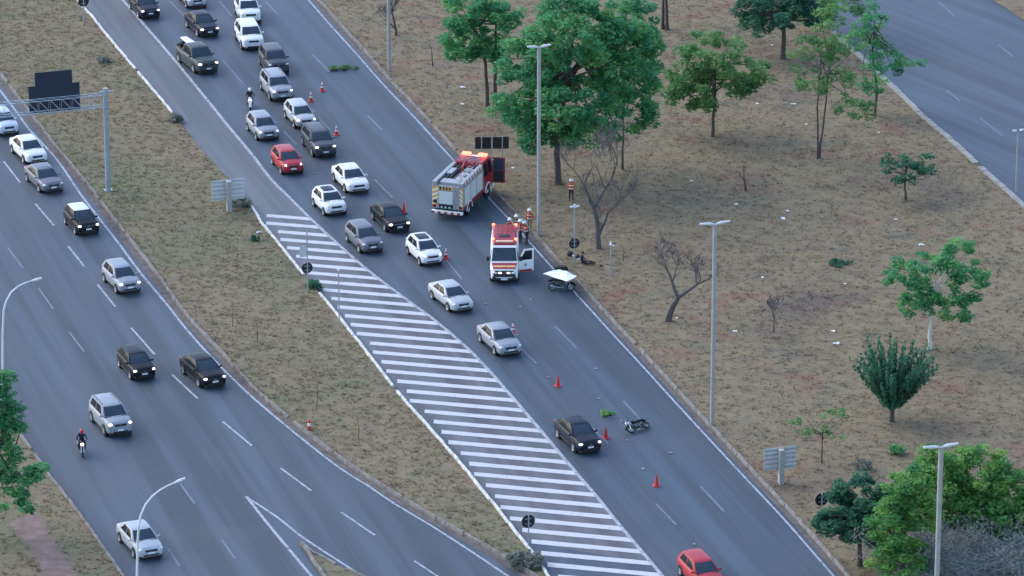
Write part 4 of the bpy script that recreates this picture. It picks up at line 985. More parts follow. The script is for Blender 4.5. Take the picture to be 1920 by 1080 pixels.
car('sedan', 'black', 'black sedan close to the median kerb on the left road', 380, 691, .85, 1, 'lens_white', zroad=.0)
car('suv', 'silver', 'silver sport utility car next to the motorcyclist in blue', 207, 781, .62, 1, 'lens_on', True, zroad=.0, fog=True)
car('sedan', 'pearl', 'silver white sedan behind the curved lamp post at the bottom left', 262, 1007, .60, 1, 'lens_off', zroad=.0)
# boards in the pickup bed
t_ = thing('plank_stack', 'pale boards and dark sacks lying in the pickup bed', 'boards', pk.location + Vector((0, 0, 1.10)), pk.rotation_euler.z)
for i, (y, z) in enumerate(((-.28, .46), (.05, .48), (.36, .46))):
    mb = MB(); mb.box(-3.0, -1.15, y - .11, y + .11, z, z + .07, 0, Matrix.Rotation(R(3 * (i - 1)), 4, 'Z')); ob('plank', mb.mesh('plank', bevel=.01), MAT['white_flat'], t_)
mb = MB(); mb.ball((-1.5, .1, .24), (.36, .60, .24)); mb.ball((-2.2, -.1, .23), (.36, .60, .24)); ob('sack', mb.mesh('sack', 60), MAT['bag_dark'], t_)

# ------------------------------------------------------------------ traffic cones
def cone_meshes():
    D = {}
    mb = MB(); mb.box(-.20, .20, -.20, .20, 0, .04); D['base'] = mb.mesh('base', bevel=.015)
    def fr(z0, z1, e=0): mb = MB(); r = lambda z: .150 - .125 * z / .75 + e; mb.lathe([(r(z0), z0), (r(z1), z1)] + ([(.001, z1)] if z1 > .7 else []), 14, axis='z'); return mb.mesh('cone_body', 40)
    D['body'] = fr(.04, .75); D['b1'] = fr(.30, .42, .006); D['b2'] = fr(.52, .74, .008); return D
CD = cone_meshes()
def cone(label, px, py, white, lean=0):
    t = thing('traffic_cone', label, 'traffic cone', G(px, py, .006), rng.uniform(0, 1.5), 'traffic cones along the closed lane')
    ob('base', CD['base'], MAT['cone_orange'], t); ob('cone_body', CD['body'], MAT['cone_orange'], t)
    if white: ob('reflective_collar', CD['b1'], MAT['cone_white'], t); ob('reflective_collar', CD['b2'], MAT['cone_white'], t)
    t.scale = (1.05, 1.05, 1.05)
cone('red and white cone farthest up the road near the leafy branch', 604, 171, True)
cone('red and white cone beside the light silver hatchback', 583, 190, True)
cone('red and white cone beside the dark grey sport utility', 631, 253, True)
cone('plain red cone right beside the black sedan', 757, 398, False)
cone('red and white cone beside the small white hatchback', 836, 485, True)
cone('red and white cone half hidden behind the silver grey sedan', 962, 626, True)
cone('plain red cone alone between the silver grey sedan and the navy sedan', 1046, 724, False)
cone('plain red cone between the navy sedan and the lying motorcycle', 1136, 821, False)
cone('plain red cone lowest in the picture above the red hatchback', 1231, 911, False)

# ------------------------------------------------------------------ fire engine
FP = G(868, 384, 0); FP.z = .006
fh = math.atan2(math.cos(R(18)), math.sin(R(18)))
ft = thing('fire_engine', 'red and silver fire engine with striped rear parked across the shoulder', 'fire engine', FP, fh)
def part(name, mat, fn, parent=None, bevel=0.0, smooth=None):
    mb = MB(); fn(mb); return ob(name, mb.mesh(name, smooth, bevel, fix=not bevel), mat, parent or ft)
# x forward, y left; total length 7.2 (-3.6 .. 3.6), width 2.46
part('chassis', MAT['black_trim'], lambda m: (m.box(-3.3, 3.4, -.9, .9, .45, .75), m.box(-3.2, 3.3, -1.15, 1.15, .62, .80)))
cab = part('cab', MAT['fire_red'], lambda m: m.add([Vector(p) for p in [(1.25, -1.2, .62), (3.45, -1.2, .62), (3.45, 1.2, .62), (1.25, 1.2, .62), (1.25, -1.2, 1.75), (3.55, -1.2, 1.75), (3.55, 1.2, 1.75), (1.25, 1.2, 1.75), (1.25, -1.08, 2.92), (3.22, -1.08, 2.92), (3.22, 1.08, 2.92), (1.25, 1.08, 2.92)]],
     [(0, 3, 2, 1), (8, 9, 10, 11), (0, 1, 5, 4), (1, 2, 6, 5), (2, 3, 7, 6), (3, 0, 4, 7), (4, 5, 9, 8), (5, 6, 10, 9), (6, 7, 11, 10), (7, 4, 8, 11)]), bevel=.07)
part('windscreen', MAT['glass'], lambda m: m.add([Vector((3.575, -1.05, 1.82)), Vector((3.575, 1.05, 1.82)), Vector((3.275, .95, 2.78)), Vector((3.275, -.95, 2.78))], [(0, 1, 2, 3)]), cab)
for s in (1, -1):
    for x0, x1 in ((1.45, 2.25), (2.42, 3.25)):
        part('cab_window', MAT['glass'], lambda m: m.add([Vector((x0, s * 1.212, 1.80)), Vector((x1, s * 1.212, 1.80)), Vector((x1 - .12, s * 1.112, 2.72)), Vector((x0, s * 1.112, 2.72))], [(0, 1, 2, 3)]), cab)
part('roof_rack', MAT['alu'], lambda m: [m.box(1.5 + i * .34, 1.56 + i * .34, -.7, .7, 2.93, 2.97) for i in range(4)], cab, .01)
body = part('equipment_body', MAT['alu'], lambda m: m.box(-3.5, 1.18, -1.22, 1.22, .80, 2.58), bevel=.04)
part('red_lower_band', MAT['fire_red'], lambda m: (m.box(-3.48, 1.17, -1.235, -1.222, .80, 1.05), m.box(-3.48, 1.17, 1.222, 1.235, .80, 1.05)), body)
for s in (1, -1):
    for i in range(3):
        x0 = -3.25 + i * 1.42; f = part('roller_shutter', MAT['shutter'], lambda m: m.box(x0, x0 + 1.26, min(s * 1.223, s * 1.25), max(s * 1.223, s * 1.25), 1.10, 2.44), body, .01)
        f['label'] = 'grey roller shutter locker'
    part('parapet', MAT['alu'], lambda m: m.box(-3.5, 1.15, min(s * .86, s * 1.20), max(s * .86, s * 1.20), 2.582, 2.88), body, .03)
    for i in range(15):
        part('edge_stripe', MAT['white_flat' if i % 2 else 'stripe_red'], lambda m: m.box(-3.4 + i * .30, -3.1 + i * .30, min(s * 1.201, s * 1.212), max(s * 1.201, s * 1.212), 2.64, 2.84), body)
UPZ = Matrix.Translation((0, 0, .28))
def upart(name, mat, fn, bevel=0.0, smooth=None):
    o = part(name, mat, fn, body, bevel, smooth); o.data.transform(UPZ); return o
upart('roof_deck', MAT['deck'], lambda m: m.box(-3.42, 1.12, -.85, .85, 2.303, 2.34))
upart('hose_reel', MAT['fire_red'], lambda m: m.lathe([(.001, -.42), (.26, -.42), (.26, .42), (.001, .42)], 16, M=Matrix.Translation((.75, -.25, 2.62))), smooth=40)
upart('monitor', MAT['fire_red'], lambda m: (m.tube([(-.3, -.1, 2.34), (-.3, -.1, 2.75), (.1, -.1, 2.95), (.7, -.1, 3.0)], [.10, .09, .08, .06], 8), m.box(-.45, -.15, -.25, .05, 2.34, 2.46)), smooth=50)
upart('deck_locker', MAT['alu'], lambda m: (m.box(-1.4, -.2, .35, .8, 2.341, 2.62), m.box(-3.2, -2.3, -.75, .70, 2.341, 2.50)), .02)
upart('coiled_hose', MAT['cloth_white'], lambda m: [m.lathe([(.16, -.05), (.30, -.05), (.30, .05), (.16, .05), (.16, -.05)], 16, M=Matrix.Translation((-1.9 + i * 1.0, -.45, 2.40 + .01 * i)) @ Matrix.Rotation(R(90), 4, 'X')) for i in range(3)], smooth=40)
upart('suction_hose', MAT['black_trim'], lambda m: (m.tube([(-2.1, .52, 2.44), (1.0, .52, 2.44)], .10, 8), m.tube([(-2.1, .28, 2.44), (.9, .28, 2.44)], .10, 8)), smooth=50)
def ladder(m):
    for y in (-.72, -.34): m.tube([(-2.4, y, 2.62), (1.1, y, 2.64)], .035, 6)
    for i in range(11): m.tube([(-2.3 + i * .33, -.72, 2.62), (-2.3 + i * .33, -.34, 2.62)], .022, 5)
upart('ladder', MAT['steel'], ladder)
# rear face
part('rear_panel', MAT['alu'], lambda m: m.box(-3.53, -3.502, -1.16, 1.16, .86, 2.56), body)
part('rear_shutter', MAT['shutter'], lambda m: m.box(-3.57, -3.531, -.42, .66, 1.20, 2.16), body, .01)
def slats(m):
    for i in range(9): m.box(-3.578, -3.571, -.38, .62, 1.22 + i * .10, 1.30 + i * .10)
part('shutter_slats', MAT['shutter'], slats, body)
part('rear_ladder', MAT['steel'], lambda m: ([m.tube([(-3.62, y, .75), (-3.62, y, 2.86)], .025, 6) for y in (-.86, -.56)], [m.tube([(-3.62, -.86, .9 + i * .3), (-3.62, -.56, .9 + i * .3)], .02, 5) for i in range(6)]), body)
def chev(y0, y1, sgn_):
    def f(m, k0):
        n = 9; hgt = 1.50 / n
        for i in range(k0, n, 2):
            z = .90 + i * hgt; m.add([Vector((-3.541, y0, z + (.22 if sgn_ > 0 else 0))), Vector((-3.541, y1, z + (0 if sgn_ > 0 else .22))), Vector((-3.541, y1, z + hgt + (0 if sgn_ > 0 else .22) * 1.0)), Vector((-3.541, y0, z + hgt + (.22 if sgn_ > 0 else 0) * 1.0)),
                   Vector((-3.531, y0, z + (.22 if sgn_ > 0 else 0))), Vector((-3.531, y1, z + (0 if sgn_ > 0 else .22))), Vector((-3.531, y1, z + hgt + (0 if sgn_ > 0 else .22) * 1.0)), Vector((-3.531, y0, z + hgt + (.22 if sgn_ > 0 else 0) * 1.0))],
                  [(0, 1, 2, 3), (7, 6, 5, 4), (0, 4, 5, 1), (1, 5, 6, 2), (2, 6, 7, 3), (3, 7, 4, 0)])
    return f
for y0, y1, s in ((.72, 1.17, 1), (-1.17, -.93, -1)):
    f = chev(y0, y1, s); part('chevron_yellow', MAT['yellow'], lambda m: f(m, 0), body); part('chevron_white', MAT['reflective'], lambda m: f(m, 1), body)
part('chevron_band', MAT['yellow'], lambda m: [m.box(-3.545, -3.531, -.35 + i * .24, -.24 + i * .24, 2.26, 2.50) for i in range(4)], body)
part('chevron_gap', MAT['black_trim'], lambda m: [m.box(-3.543, -3.531, -.235 + i * .24, -.115 + i * .24, 2.26, 2.50) for i in range(4)], body)
part('pump_panel', MAT['black_trim'], lambda m: (m.box(-3.56, -3.531, -.42, .66, .88, 1.16), m.box(-3.56, -3.545, .80, 1.10, 1.22, 1.48)), body, .01)
part('pump_outlet', MAT['chrome'], lambda m: [m.lathe([(.07, -3.72), (.09, -3.6), (.001, -3.56)], 10, M=Matrix.Translation((0, y, 1.0)), axis='x') for y in (-.2, .1, .4)], body, smooth=50)
for s in (1, -1):
    part('tail_light', MAT['lens_red'], lambda m: m.box(-3.57, -3.542, s * 1.02 - .12, s * 1.02 + .12, .90, 1.10), body, .015)
part('rear_bumper', MAT['white_flat'], lambda m: m.box(-3.78, -3.45, -1.2, 1.2, .50, .70), bevel=.03)
part('bumper_stripe', MAT['stripe_red'], lambda m: [m.box(-3.785, -3.781, -1.05 + i * .5, -.82 + i * .5, .52, .68) for i in range(5)])
part('front_bumper', MAT['white_flat'], lambda m: m.box(3.40, 3.75, -1.22, 1.22, .42, .85), bevel=.05)
for s in (1, -1): part('headlight', MAT['lens_white'], lambda m: m.ball((3.66, s * .9, .95), (.1, .2, .12)), smooth=60)
# beacons on the cab roof
part('light_bar', MAT['lamp_white'], lambda m: m.box(2.62, 2.92, -.95, .95, 2.925, 2.98), bevel=.02)
for s in (1, -1): part('beacon', MAT['beacon'], lambda m: m.box(2.60, 2.94, min(s * .28, s * .98), max(s * .28, s * .98), 2.981, 3.17), bevel=.05)
for x, rr in ((-2.1, .50), (2.25, .50)):
    for s in (1, -1):
        mb = MB(); mb.lathe([(.27, -.15), (.46, -.15), (.5, -.1), (.5, .1), (.46, .15), (.27, .15), (.27, -.15)], 24); wv = ob('wheel', mb.mesh('wheel', 40, fix=True), MAT['tyre'], ft, (x, s * 1.06, .50), 0 if s > 0 else math.pi)
        mb = MB(); mb.lathe([(.001, .06), (.12, .10), (.13, .04), (.24, .02), (.29, .13)], 18); ob('rim', mb.mesh('rim', 40), MAT['rim'], wv)
    for s in (1, -1):
        def arch(m):
            pts = [(x + .62 * math.cos(a), s * 1.225, .52 + .62 * math.sin(a)) for a in [math.pi * i / 12 for i in range(13)]]; m.tube(pts, .05, 6)
        part('wheel_arch', MAT['white_flat'], arch, smooth=60)
# open front door on the right side, hinged at the front
door = part('door', MAT['fire_red'], lambda m: m.box(-.95, 0, -.03, .03, .85, 1.80), ft, .02); door.location = (3.20, -1.24, 0); door.rotation_euler = (0, 0, R(98))
part('door_trim', MAT['black_trim'], lambda m: m.box(-.86, -.10, .031, .045, .95, 1.78), door, .008)
part('door_frame', MAT['fire_red'], lambda m: (m.box(-.95, -.85, -.03, .03, 1.802, 2.75), m.box(-.10, 0, -.03, .03, 1.802, 2.6), m.box(-.95, 0, -.03, .03, 2.752, 2.84)), door, .015)
part('door_glass', MAT['glass_pale'], lambda m: m.box(-.848, -.102, -.008, .008, 1.803, 2.75), door)
for s in (1, -1): part('mirror', MAT['black_trim'], lambda m: (m.box(3.50, 3.62, s * 1.42 - .12, s * 1.42 + .12, 1.9, 2.4), m.tube([(3.4, s * 1.15, 2.5), (3.55, s * 1.42, 2.42)], .02, 5)), bevel=.02)

# ------------------------------------------------------------------ ambulance (rescue van)
AP = G(946, 507, 0); AP.z = .006
ah = heading(946, 507, -.02, 1)
at_ = thing('ambulance', 'white and red rescue van facing the camera with its driver door open', 'ambulance', AP, ah)
def apart(name, mat, fn, parent=None, bevel=0.0, smooth=None): return part(name, mat, fn, parent or at_, bevel, smooth)
def loft(m, secs):
    """secs: list of (x, [(y,z)...] half profile bottom->top); mirrored"""
    rings = [[(x, y, z) for y, z in h] + [(x, -y, z) for y, z in h[::-1]] for x, h in secs]; n = len(rings[0]); f = []
    for i in range(len(rings) - 1):
        for k in range(n): f.append((i * n + k, i * n + (k + 1) % n, (i + 1) * n + (k + 1) % n, (i + 1) * n + k))
    f.append(tuple(range(n))); f.append(tuple((len(rings) - 1) * n + k for k in range(n - 1, -1, -1)))
    m.add([p for r in rings for p in r], f)
def prof(w_, zb, zm, zt, wt): return [(w_ * .93, zb), (w_, zb + .1), (w_, zm), (wt, zt)]
vb = apart('body', MAT['white_flat'], lambda m: loft(m, [(-2.9, prof(.98, .45, 1.3, 2.28, .86)), (-2.7, prof(1.0, .35, 1.3, 2.34, .88)), (1.0, prof(1.0, .30, 1.3, 2.34, .86)), (1.25, prof(1.0, .30, 1.25, 2.22, .84)), (1.95, prof(1.0, .30, 1.12, 1.36, .93)),
     (2.05, prof(.99, .30, 1.05, 1.28, .90)), (2.72, prof(.94, .32, .92, 1.06, .80)), (2.88, prof(.86, .36, .72, .86, .74)), (2.95, prof(.78, .42, .60, .70, .70))]), smooth=30)
rf = apart('roof', MAT['fire_red'], lambda m: loft(m, [(-2.82, [(.80, 2.30), (.84, 2.36), (.70, 2.47)]), (-2.6, [(.84, 2.33), (.86, 2.40), (.74, 2.52)]), (.75, [(.84, 2.33), (.86, 2.40), (.74, 2.52)]), (1.10, [(.82, 2.27), (.82, 2.32), (.72, 2.38)])]), smooth=30)
apart('roof_vent', MAT['black_trim'], lambda m: m.box(-.45, .05, -.42, .42, 2.521, 2.57), rf, .02)
apart('roof_rib', MAT['fire_red'], lambda m: [m.box(-2.5, -.6, y - .04, y + .04, 2.521, 2.545) for y in (-.5, -.17, .17, .5)], rf)
for s in (1, -1):
    for x in (-2.65, .45): apart('beacon', MAT['beacon'], lambda m: m.box(x - .14, x + .14, s * .80 - .10, s * .80 + .10, 2.43, 2.58), rf, .03)
apart('light_bar', MAT['beacon_amber'], lambda m: m.box(.72, .98, -.62, .62, 2.43, 2.54), rf, .03)
def vplane(m, x0, z0, x1, z1, y0, y1, off):
    n = Vector((z0 - z1, 0, x1 - x0)); n = -n if n.x < 0 else n; n.normalize(); o = n * off
    m.add([Vector((x0, -y0, z0)) + o, Vector((x0, y0, z0)) + o, Vector((x1, y1, z1)) + o, Vector((x1, -y1, z1)) + o], [(0, 1, 2, 3)])
apart('windscreen', MAT['glass_pale'], lambda m: vplane(m, 1.93, 1.385, 1.29, 2.17, .89, .80, .012))
apart('dashboard_papers', MAT['white_flat'], lambda m: (m.box(1.98, 2.02, -.25, -.02, 1.37, 1.40), m.box(1.98, 2.02, .15, .6, 1.37, 1.40)))
hood = apart('hood_panel', MAT['fire_red'], lambda m: vplane(m, 2.71, 1.068, 2.06, 1.29, .80, .90, .012))
apart('hood_stripe', MAT['amber_stripe'], lambda m: vplane(m, 2.52, 1.132, 2.32, 1.20, .78, .80, .016), hood)
for s in (1, -1):
    apart('headlight', MAT['lens_off'], lambda m: m.ball((2.86, s * .66, .84), (.14, .19, .11)), smooth=60)
    apart('fog_light', MAT['lens_white'], lambda m: m.ball((2.95, s * .30, .86), (.05, .14, .07)), smooth=60)
    apart('mirror', MAT['black_trim'], lambda m: (m.box(1.72, 1.84, s * 1.16 - .10, s * 1.16 + .10, 1.35, 1.68), m.tube([(1.75, s * .92, 1.4), (1.78, s * 1.12, 1.42)], .025, 5)), bevel=.02)
    apart('side_window', MAT['glass'], lambda m: m.add([Vector((1.05, s * 1.004, 1.36)), Vector((1.70, s * .985, 1.36)), Vector((1.18, s * .90, 2.05)), Vector((1.05, s * .90, 2.05))], [(0, 1, 2, 3)]))
    apart('side_stripe', MAT['fire_red'], lambda m: m.box(-2.7, .9, min(s * 1.001, s * 1.008), max(s * 1.001, s * 1.008), .80, 1.10))
apart('grille', MAT['black_trim'], lambda m: (m.box(2.62, 2.965, -.78, .78, .60, .80), m.box(2.60, 2.91, -.70, .70, .802, .98),), bevel=.02)
apart('lower_bumper', MAT['black_trim'], lambda m: (m.box(2.60, 3.015, -.86, .86, .30, .60),), bevel=.05)
apart('bumper', MAT['white_flat'], lambda m: (m.box(2.98, 3.03, -.60, .60, .50, .56),), bevel=.03)
apart('license_plate', MAT['plate'], lambda m: m.box(3.031, 3.045, -.24, .24, .36, .49))
apart('badge', MAT['chrome'], lambda m: m.lathe([(.001, 2.955), (.09, 2.95), (.10, 2.93)], 12, M=Matrix.Translation((0, 0, .64 + .1)), axis='x'))
for x in (-1.9, 1.95):
    for s in (1, -1):
        wv = ob('wheel', CM['pickup']['tyre'], MAT['tyre'], at_, (x, s * .925, .37), 0 if s > 0 else math.pi); ob('rim', CM['pickup']['rim'], [MAT['rim'], MAT['black_trim']], wv)
        apart('wheel_arch', MAT['black_trim'], lambda m: m.lathe([(.001, -.1), (.45, -.1), (.45, .105), (.001, .105)], 18, M=Matrix.Translation((x, s * .90, .42))), smooth=40)
dv = apart('door', MAT['white_flat'], lambda m: m.box(-1.12, 0, -.03, .03, .48, 1.36), at_, .03); dv.location = (1.72, 1.01, 0); dv.rotation_euler = (0, 0, R(-72))
apart('door_frame', MAT['white_flat'], lambda m: (m.add([Vector(p) for y in (-.028, .028) for p in ((-1.12, y, 1.362), (-1.0, y, 1.362), (-1.0, y, 2.05), (-1.12, y, 2.16))], [(0, 1, 2, 3), (7, 6, 5, 4), (0, 4, 5, 1), (1, 5, 6, 2), (2, 6, 7, 3), (3, 7, 4, 0)]),
      m.add([Vector(p) for y in (-.028, .028) for p in ((-.10, y, 1.362), (0, y, 1.362), (-.42, y, 2.16), (-.48, y, 2.05))], [(0, 1, 2, 3), (7, 6, 5, 4), (0, 4, 5, 1), (1, 5, 6, 2), (2, 6, 7, 3), (3, 7, 4, 0)]),
      m.add([Vector(p) for y in (-.028, .028) for p in ((-.999, y, 2.05), (-.481, y, 2.05), (-.421, y, 2.16), (-1.119, y, 2.161))], [(0, 1, 2, 3), (7, 6, 5, 4), (0, 4, 5, 1), (1, 5, 6, 2), (2, 6, 7, 3), (3, 7, 4, 0)])), dv)
apart('door_glass', MAT['glass'], lambda m: m.add([Vector(p) for y in (-.006, .006) for p in ((-.999, y, 1.363), (-.11, y, 1.363), (-.49, y, 2.05), (-.999, y, 2.05))], [(0, 1, 2, 3), (7, 6, 5, 4), (0, 4, 5, 1), (1, 5, 6, 2), (2, 6, 7, 3), (3, 7, 4, 0)]), dv)
apart('door_stripe', MAT['stripe_red'], lambda m: m.box(-1.0, -.05, .031, .036, .50, .66), dv)
apart('door_emblem', MAT['pole_grey'], lambda m: m.lathe([(.001, .038), (.12, .038), (.12, .0315)], 14, M=Matrix.Translation((-.5, 0, 1.0))), dv)

# ------------------------------------------------------------------ people
def skin_body(name, J, E, root, parts):
    """J: joint -> (pos, radius); E: edges (a, b, part); grown with a Skin modifier, faces coloured by the nearest limb"""
    names = list(J); idx = {n: i for i, n in enumerate(names)}
    me = bpy.data.meshes.new('tmp'); me.from_pydata([J[n][0] for n in names], [(idx[a], idx[b]) for a, b, _ in E], []); me.update()
    o = bpy.data.objects.new('tmp', me); COL.objects.link(o)
    sk = o.modifiers.new('s', 'SKIN'); sk.use_smooth_shade = True
    sub_ = o.modifiers.new('u', 'SUBSURF'); sub_.levels = 1; sub_.render_levels = 1
    if not me.skin_vertices: 
        bpy.context.view_layer.objects.active = o
    for n in names:
        v = me.skin_vertices[0].data[idx[n]]; r = J[n][1]; v.radius = r if hasattr(r, '__len__') else (r, r); v.use_root = (n in root)
    dg = bpy.context.evaluated_depsgraph_get(); ev = o.evaluated_get(dg); res = bpy.data.meshes.new_from_object(ev, depsgraph=dg); res.name = name
    bpy.data.objects.remove(o); bpy.data.meshes.remove(me)
    seg = [(Vector(J[a][0]), Vector(J[b][0]), pt) for a, b, pt in E]; mi = []
    for p in res.polygons:
        c = p.center; best = 1e9; q = 0
        for a, b, pt in seg:
            d = b - a; t = max(0, min(1, (c - a).dot(d) / max(d.length_squared, 1e-9))); dist = (a + d * t - c).length
            if dist < best: best = dist; q = pt
        mi.append(q)
    res.materials.clear()
    res.polygons.foreach_set('material_index', mi); res.polygons.foreach_set('use_smooth', [True] * len(mi)); return res
# material slots: 0 skin, 1 top, 2 trousers, 3 boots
def pose(kind):
    J = {}; E = []
    def j(n, p, r): J[n] = (p, r)
    def e(a, b, m): E.append((a, b, m))
    def arm(s, n, sh, el, wr):
        sh, el, wr = Vector(sh), Vector(el), Vector(wr); j('sh' + n, sh, .062); j('ua' + n, sh.lerp(el, .5), .054); j('el' + n, el, .045); j('wr' + n, wr, .032)
        d = (wr - el).normalized(); pa = wr + d * .07; j('pa' + n, pa, (.040, .026))
        e('sh' + n, 'ua' + n, 1); e('ua' + n, 'el' + n, 1); e('el' + n, 'wr' + n, 1); e('wr' + n, 'pa' + n, 0)
        sd_ = Vector((0, 0, 1)).cross(d); sd_ = sd_.normalized() if sd_.length > .1 else Vector((1, 0, 0)); dn = d.cross(sd_).normalized()
        for k, (o_, ln) in enumerate(((-.030, .060), (-.010, .072), (.010, .078), (.030, .070))):
            a0 = pa + sd_ * o_; a1 = a0 + d * ln * .6; a2 = a1 + (d * .8 + dn * .5) * ln * .5
            j(f'f{k}a{n}', a0, .010); j(f'f{k}b{n}', a1, .009); j(f'f{k}c{n}', a2, .008); e(f'f{k}a{n}', f'f{k}b{n}', 0); e(f'f{k}b{n}', f'f{k}c{n}', 0)
        a0 = wr + d * .03 - sd_ * .035; a1 = a0 - sd_ * .03 + d * .03; a2 = a1 + d * .035
        j('ta' + n, a0, .012); j('tb' + n, a1, .010); j('tc' + n, a2, .009); e('ta' + n, 'tb' + n, 0); e('tb' + n, 'tc' + n, 0)
    def leg(n, hp, kn, an, toe):
        hp, kn, an, toe = map(Vector, (hp, kn, an, toe)); j('hp' + n, hp, .095); j('th' + n, hp.lerp(kn, .5), .085); j('kn' + n, kn, .062); j('ca' + n, kn.lerp(an, .35), .064); j('an' + n, an, .045); j('to' + n, toe, (.045, .035))
        e('pel', 'hp' + n, 2); e('hp' + n, 'th' + n, 2); e('th' + n, 'kn' + n, 2); e('kn' + n, 'ca' + n, 2); e('ca' + n, 'an' + n, 2); e('an' + n, 'to' + n, 3)
    def trunk(pel, chest, neck, head):
        pel, chest, neck, head = map(Vector, (pel, chest, neck, head)); j('pel', pel, (.15, .12)); j('wst', pel.lerp(chest, .45), (.15, .11)); j('che', chest, (.18, .125)); j('nkb', neck, .075); j('nk', neck.lerp(head, .35), .055); j('hd', head, (.078, .092)); j('tp', head + (head - neck).normalized() * .10, (.06, .07))
        e('pel', 'wst', 1); e('wst', 'che', 1); e('che', 'nkb', 1); e('nkb', 'nk', 0); e('nk', 'hd', 0); e('hd', 'tp', 0)
    if kind in ('stand', 'lean'):
        f = .10 if kind == 'lean' else 0.0
        trunk((0, 0, .95), (.0 + f, 0, 1.27), (.01 + f * 1.5, 0, 1.47), (.03 + f * 1.9, 0, 1.61))
        for s, n in ((1, 'L'), (-1, 'R')):
            sh = (f, s * .20, 1.41); e('che', 'sh' + n, 1)
            if kind == 'lean': arm(s, n, sh, (.22, s * .27, 1.18), (.46, s * .16, 1.16))
            else: arm(s, n, sh, (-.03, s * .27, 1.12), (.08, s * .30, .87))
            leg(n, (0, s * .10, .90), (.03 * s + .02, s * .12, .49), (.04 * s, s * .13, .085), (.16 + .04 * s, s * .15, .04))
        hd = Vector((.03 + f * 1.9, 0, 1.61))
    elif kind == 'sit':
        trunk((0, 0, .13), (-.06, 0, .46), (-.02, 0, .66), (.04, 0, .80))
        for s, n in ((1, 'L'), (-1, 'R')):
            e('che', 'sh' + n, 1); arm(s, n, (-.04, s * .19, .60), (.10, s * .26, .36), (.32, s * .18, .26))
            leg(n, (.04, s * .10, .12), (.45, s * .12, .22 if s > 0 else .14), (.86, s * .13, .07), (.90, s * .16, .20))
        hd = Vector((.04, 0, .80))
    else:   # riding
        trunk((-.22, 0, .86), (-.08, 0, 1.18), (-.02, 0, 1.38), (.04, 0, 1.52))
        for s, n in ((1, 'L'), (-1, 'R')):
            e('che', 'sh' + n, 1); arm(s, n, (-.05, s * .20, 1.32), (.14, s * .33, 1.10), (.34, s * .33, 1.05))
            leg(n, (-.20, s * .11, .84), (.20, s * .22, .76), (-.02, s * .20, .36), (.14, s * .21, .32))
        hd = Vector((.04, 0, 1.52))
    return skin_body('body_' + kind, J, E, ('pel',) + tuple(k for k in J if k.startswith(('f', 't')) and k[-2] == 'a'), None), hd
POSES = {k: pose(k) for k in ('stand', 'lean', 'sit', 'ride')}
def face_mesh():
    m = MB()
    m.ball((.092, 0, -.005), (.022, .014, .024), 8); return m.mesh('nose', 60)
def ear_mesh(): m = MB(); m.ball((0, 0, 0), (.022, .010, .034), 8); return m.mesh('ear', 60)
def eye_mesh(): m = MB(); m.ball((0, 0, 0), (.010, .014, .009), 8); return m.mesh('eye', 60)
def mouth_mesh(): m = MB(); m.box(.078, .092, -.024, .024, -.052, -.042); return m.mesh('mouth')
EYE, MOUTH = eye_mesh(), mouth_mesh()
def helm_mesh(full):
    m = MB()
    if full: m.ball((0, 0, .03), (.145, .135, .155), 14)
    else:
        m.lathe([(.165, .045), (.15, .06), (.135, .08), (.12, .13), (.07, .18), (.001, .195)], 16, axis='z'); m.box(-.13, .13, -.012, .012, .10, .21)
    return m.mesh('helmet', 50)
def hair_mesh(): m = MB(); m.ball((-.02, 0, .05), (.10, .092, .10), 12); return m.mesh('hair', 60)
def band_mesh(z0, z1, rx, ry):
    m = MB(); m.lathe([(1.0, z0), (1.0, z1)], 18, axis='z', M=Matrix.Diagonal((rx, ry, 1, 1))); return m.mesh('reflective_band', 60)
FACE, EAR, HELM, HELMF, HAIR = face_mesh(), ear_mesh(), helm_mesh(False), helm_mesh(True), hair_mesh()
BANDS = [band_mesh(1.02, 1.08, .165, .195), band_mesh(1.26, 1.32, .170, .215)]
def person(label, loc, rz, kind, top, trou, helmet=None, bands=False, parent=None, group=None, boots='boot', extra_z=0):
    me, hd = POSES[kind]; t = thing('person', label, 'person', loc, rz, group)
    ob('body', me, [MAT['skin'], MAT[top], MAT[trou], MAT[boots]], t)
    ob('nose', FACE, MAT['skin'], t, hd); ob('mouth', MOUTH, MAT['lens_red'], t, hd)
    for s in (1, -1): ob('ear', EAR, MAT['skin'], t, hd + Vector((0, s * .085, 0))); ob('eye', EYE, MAT['boot'], t, hd + Vector((.082, s * .032, .022)))
    if helmet: ob('helmet', HELMF if kind == 'ride' else HELM, MAT[helmet], t, hd + Vector((0, 0, .0)))
    else: ob('hair', HAIR, MAT['hair'], t, hd)
    if bands:
        for b_ in BANDS: ob('reflective_band', b_, MAT['reflective'], t, (0.10 if kind == 'lean' else 0, 0, 0))
    return t
def gz(px, py, z): return G(px, py, z)
ff = 'firefighters beside the rescue van'
person('firefighter in white helmet partly hidden behind the rescue van roof', gz(955, 452, .006), R(-40), 'stand', 'cloth_red', 'cloth_khaki', 'helmet_white', True, group=ff)
person('firefighter in cream helmet and pale jacket behind the van beside another', gz(967, 444, .006), R(-80), 'lean', 'cloth_khaki', 'cloth_khaki', 'helmet_white', True, group=ff)
person('firefighter in red jacket close beside the rescue van rear corner', gz(976, 455, .006), R(170), 'stand', 'cloth_red', 'cloth_dark', 'helmet_white', True, group=ff)
person('firefighter in red jacket farthest right behind another near the lamp post', gz(993, 434, VZ), R(-120), 'stand', 'cloth_red', 'cloth_khaki', 'helmet_white', True, group=ff)
person('firefighter in red jacket with dark trousers nearest the kerb', gz(988, 457, .006), R(-150), 'lean', 'cloth_red', 'cloth_dark', 'helmet_white', True, group=ff)
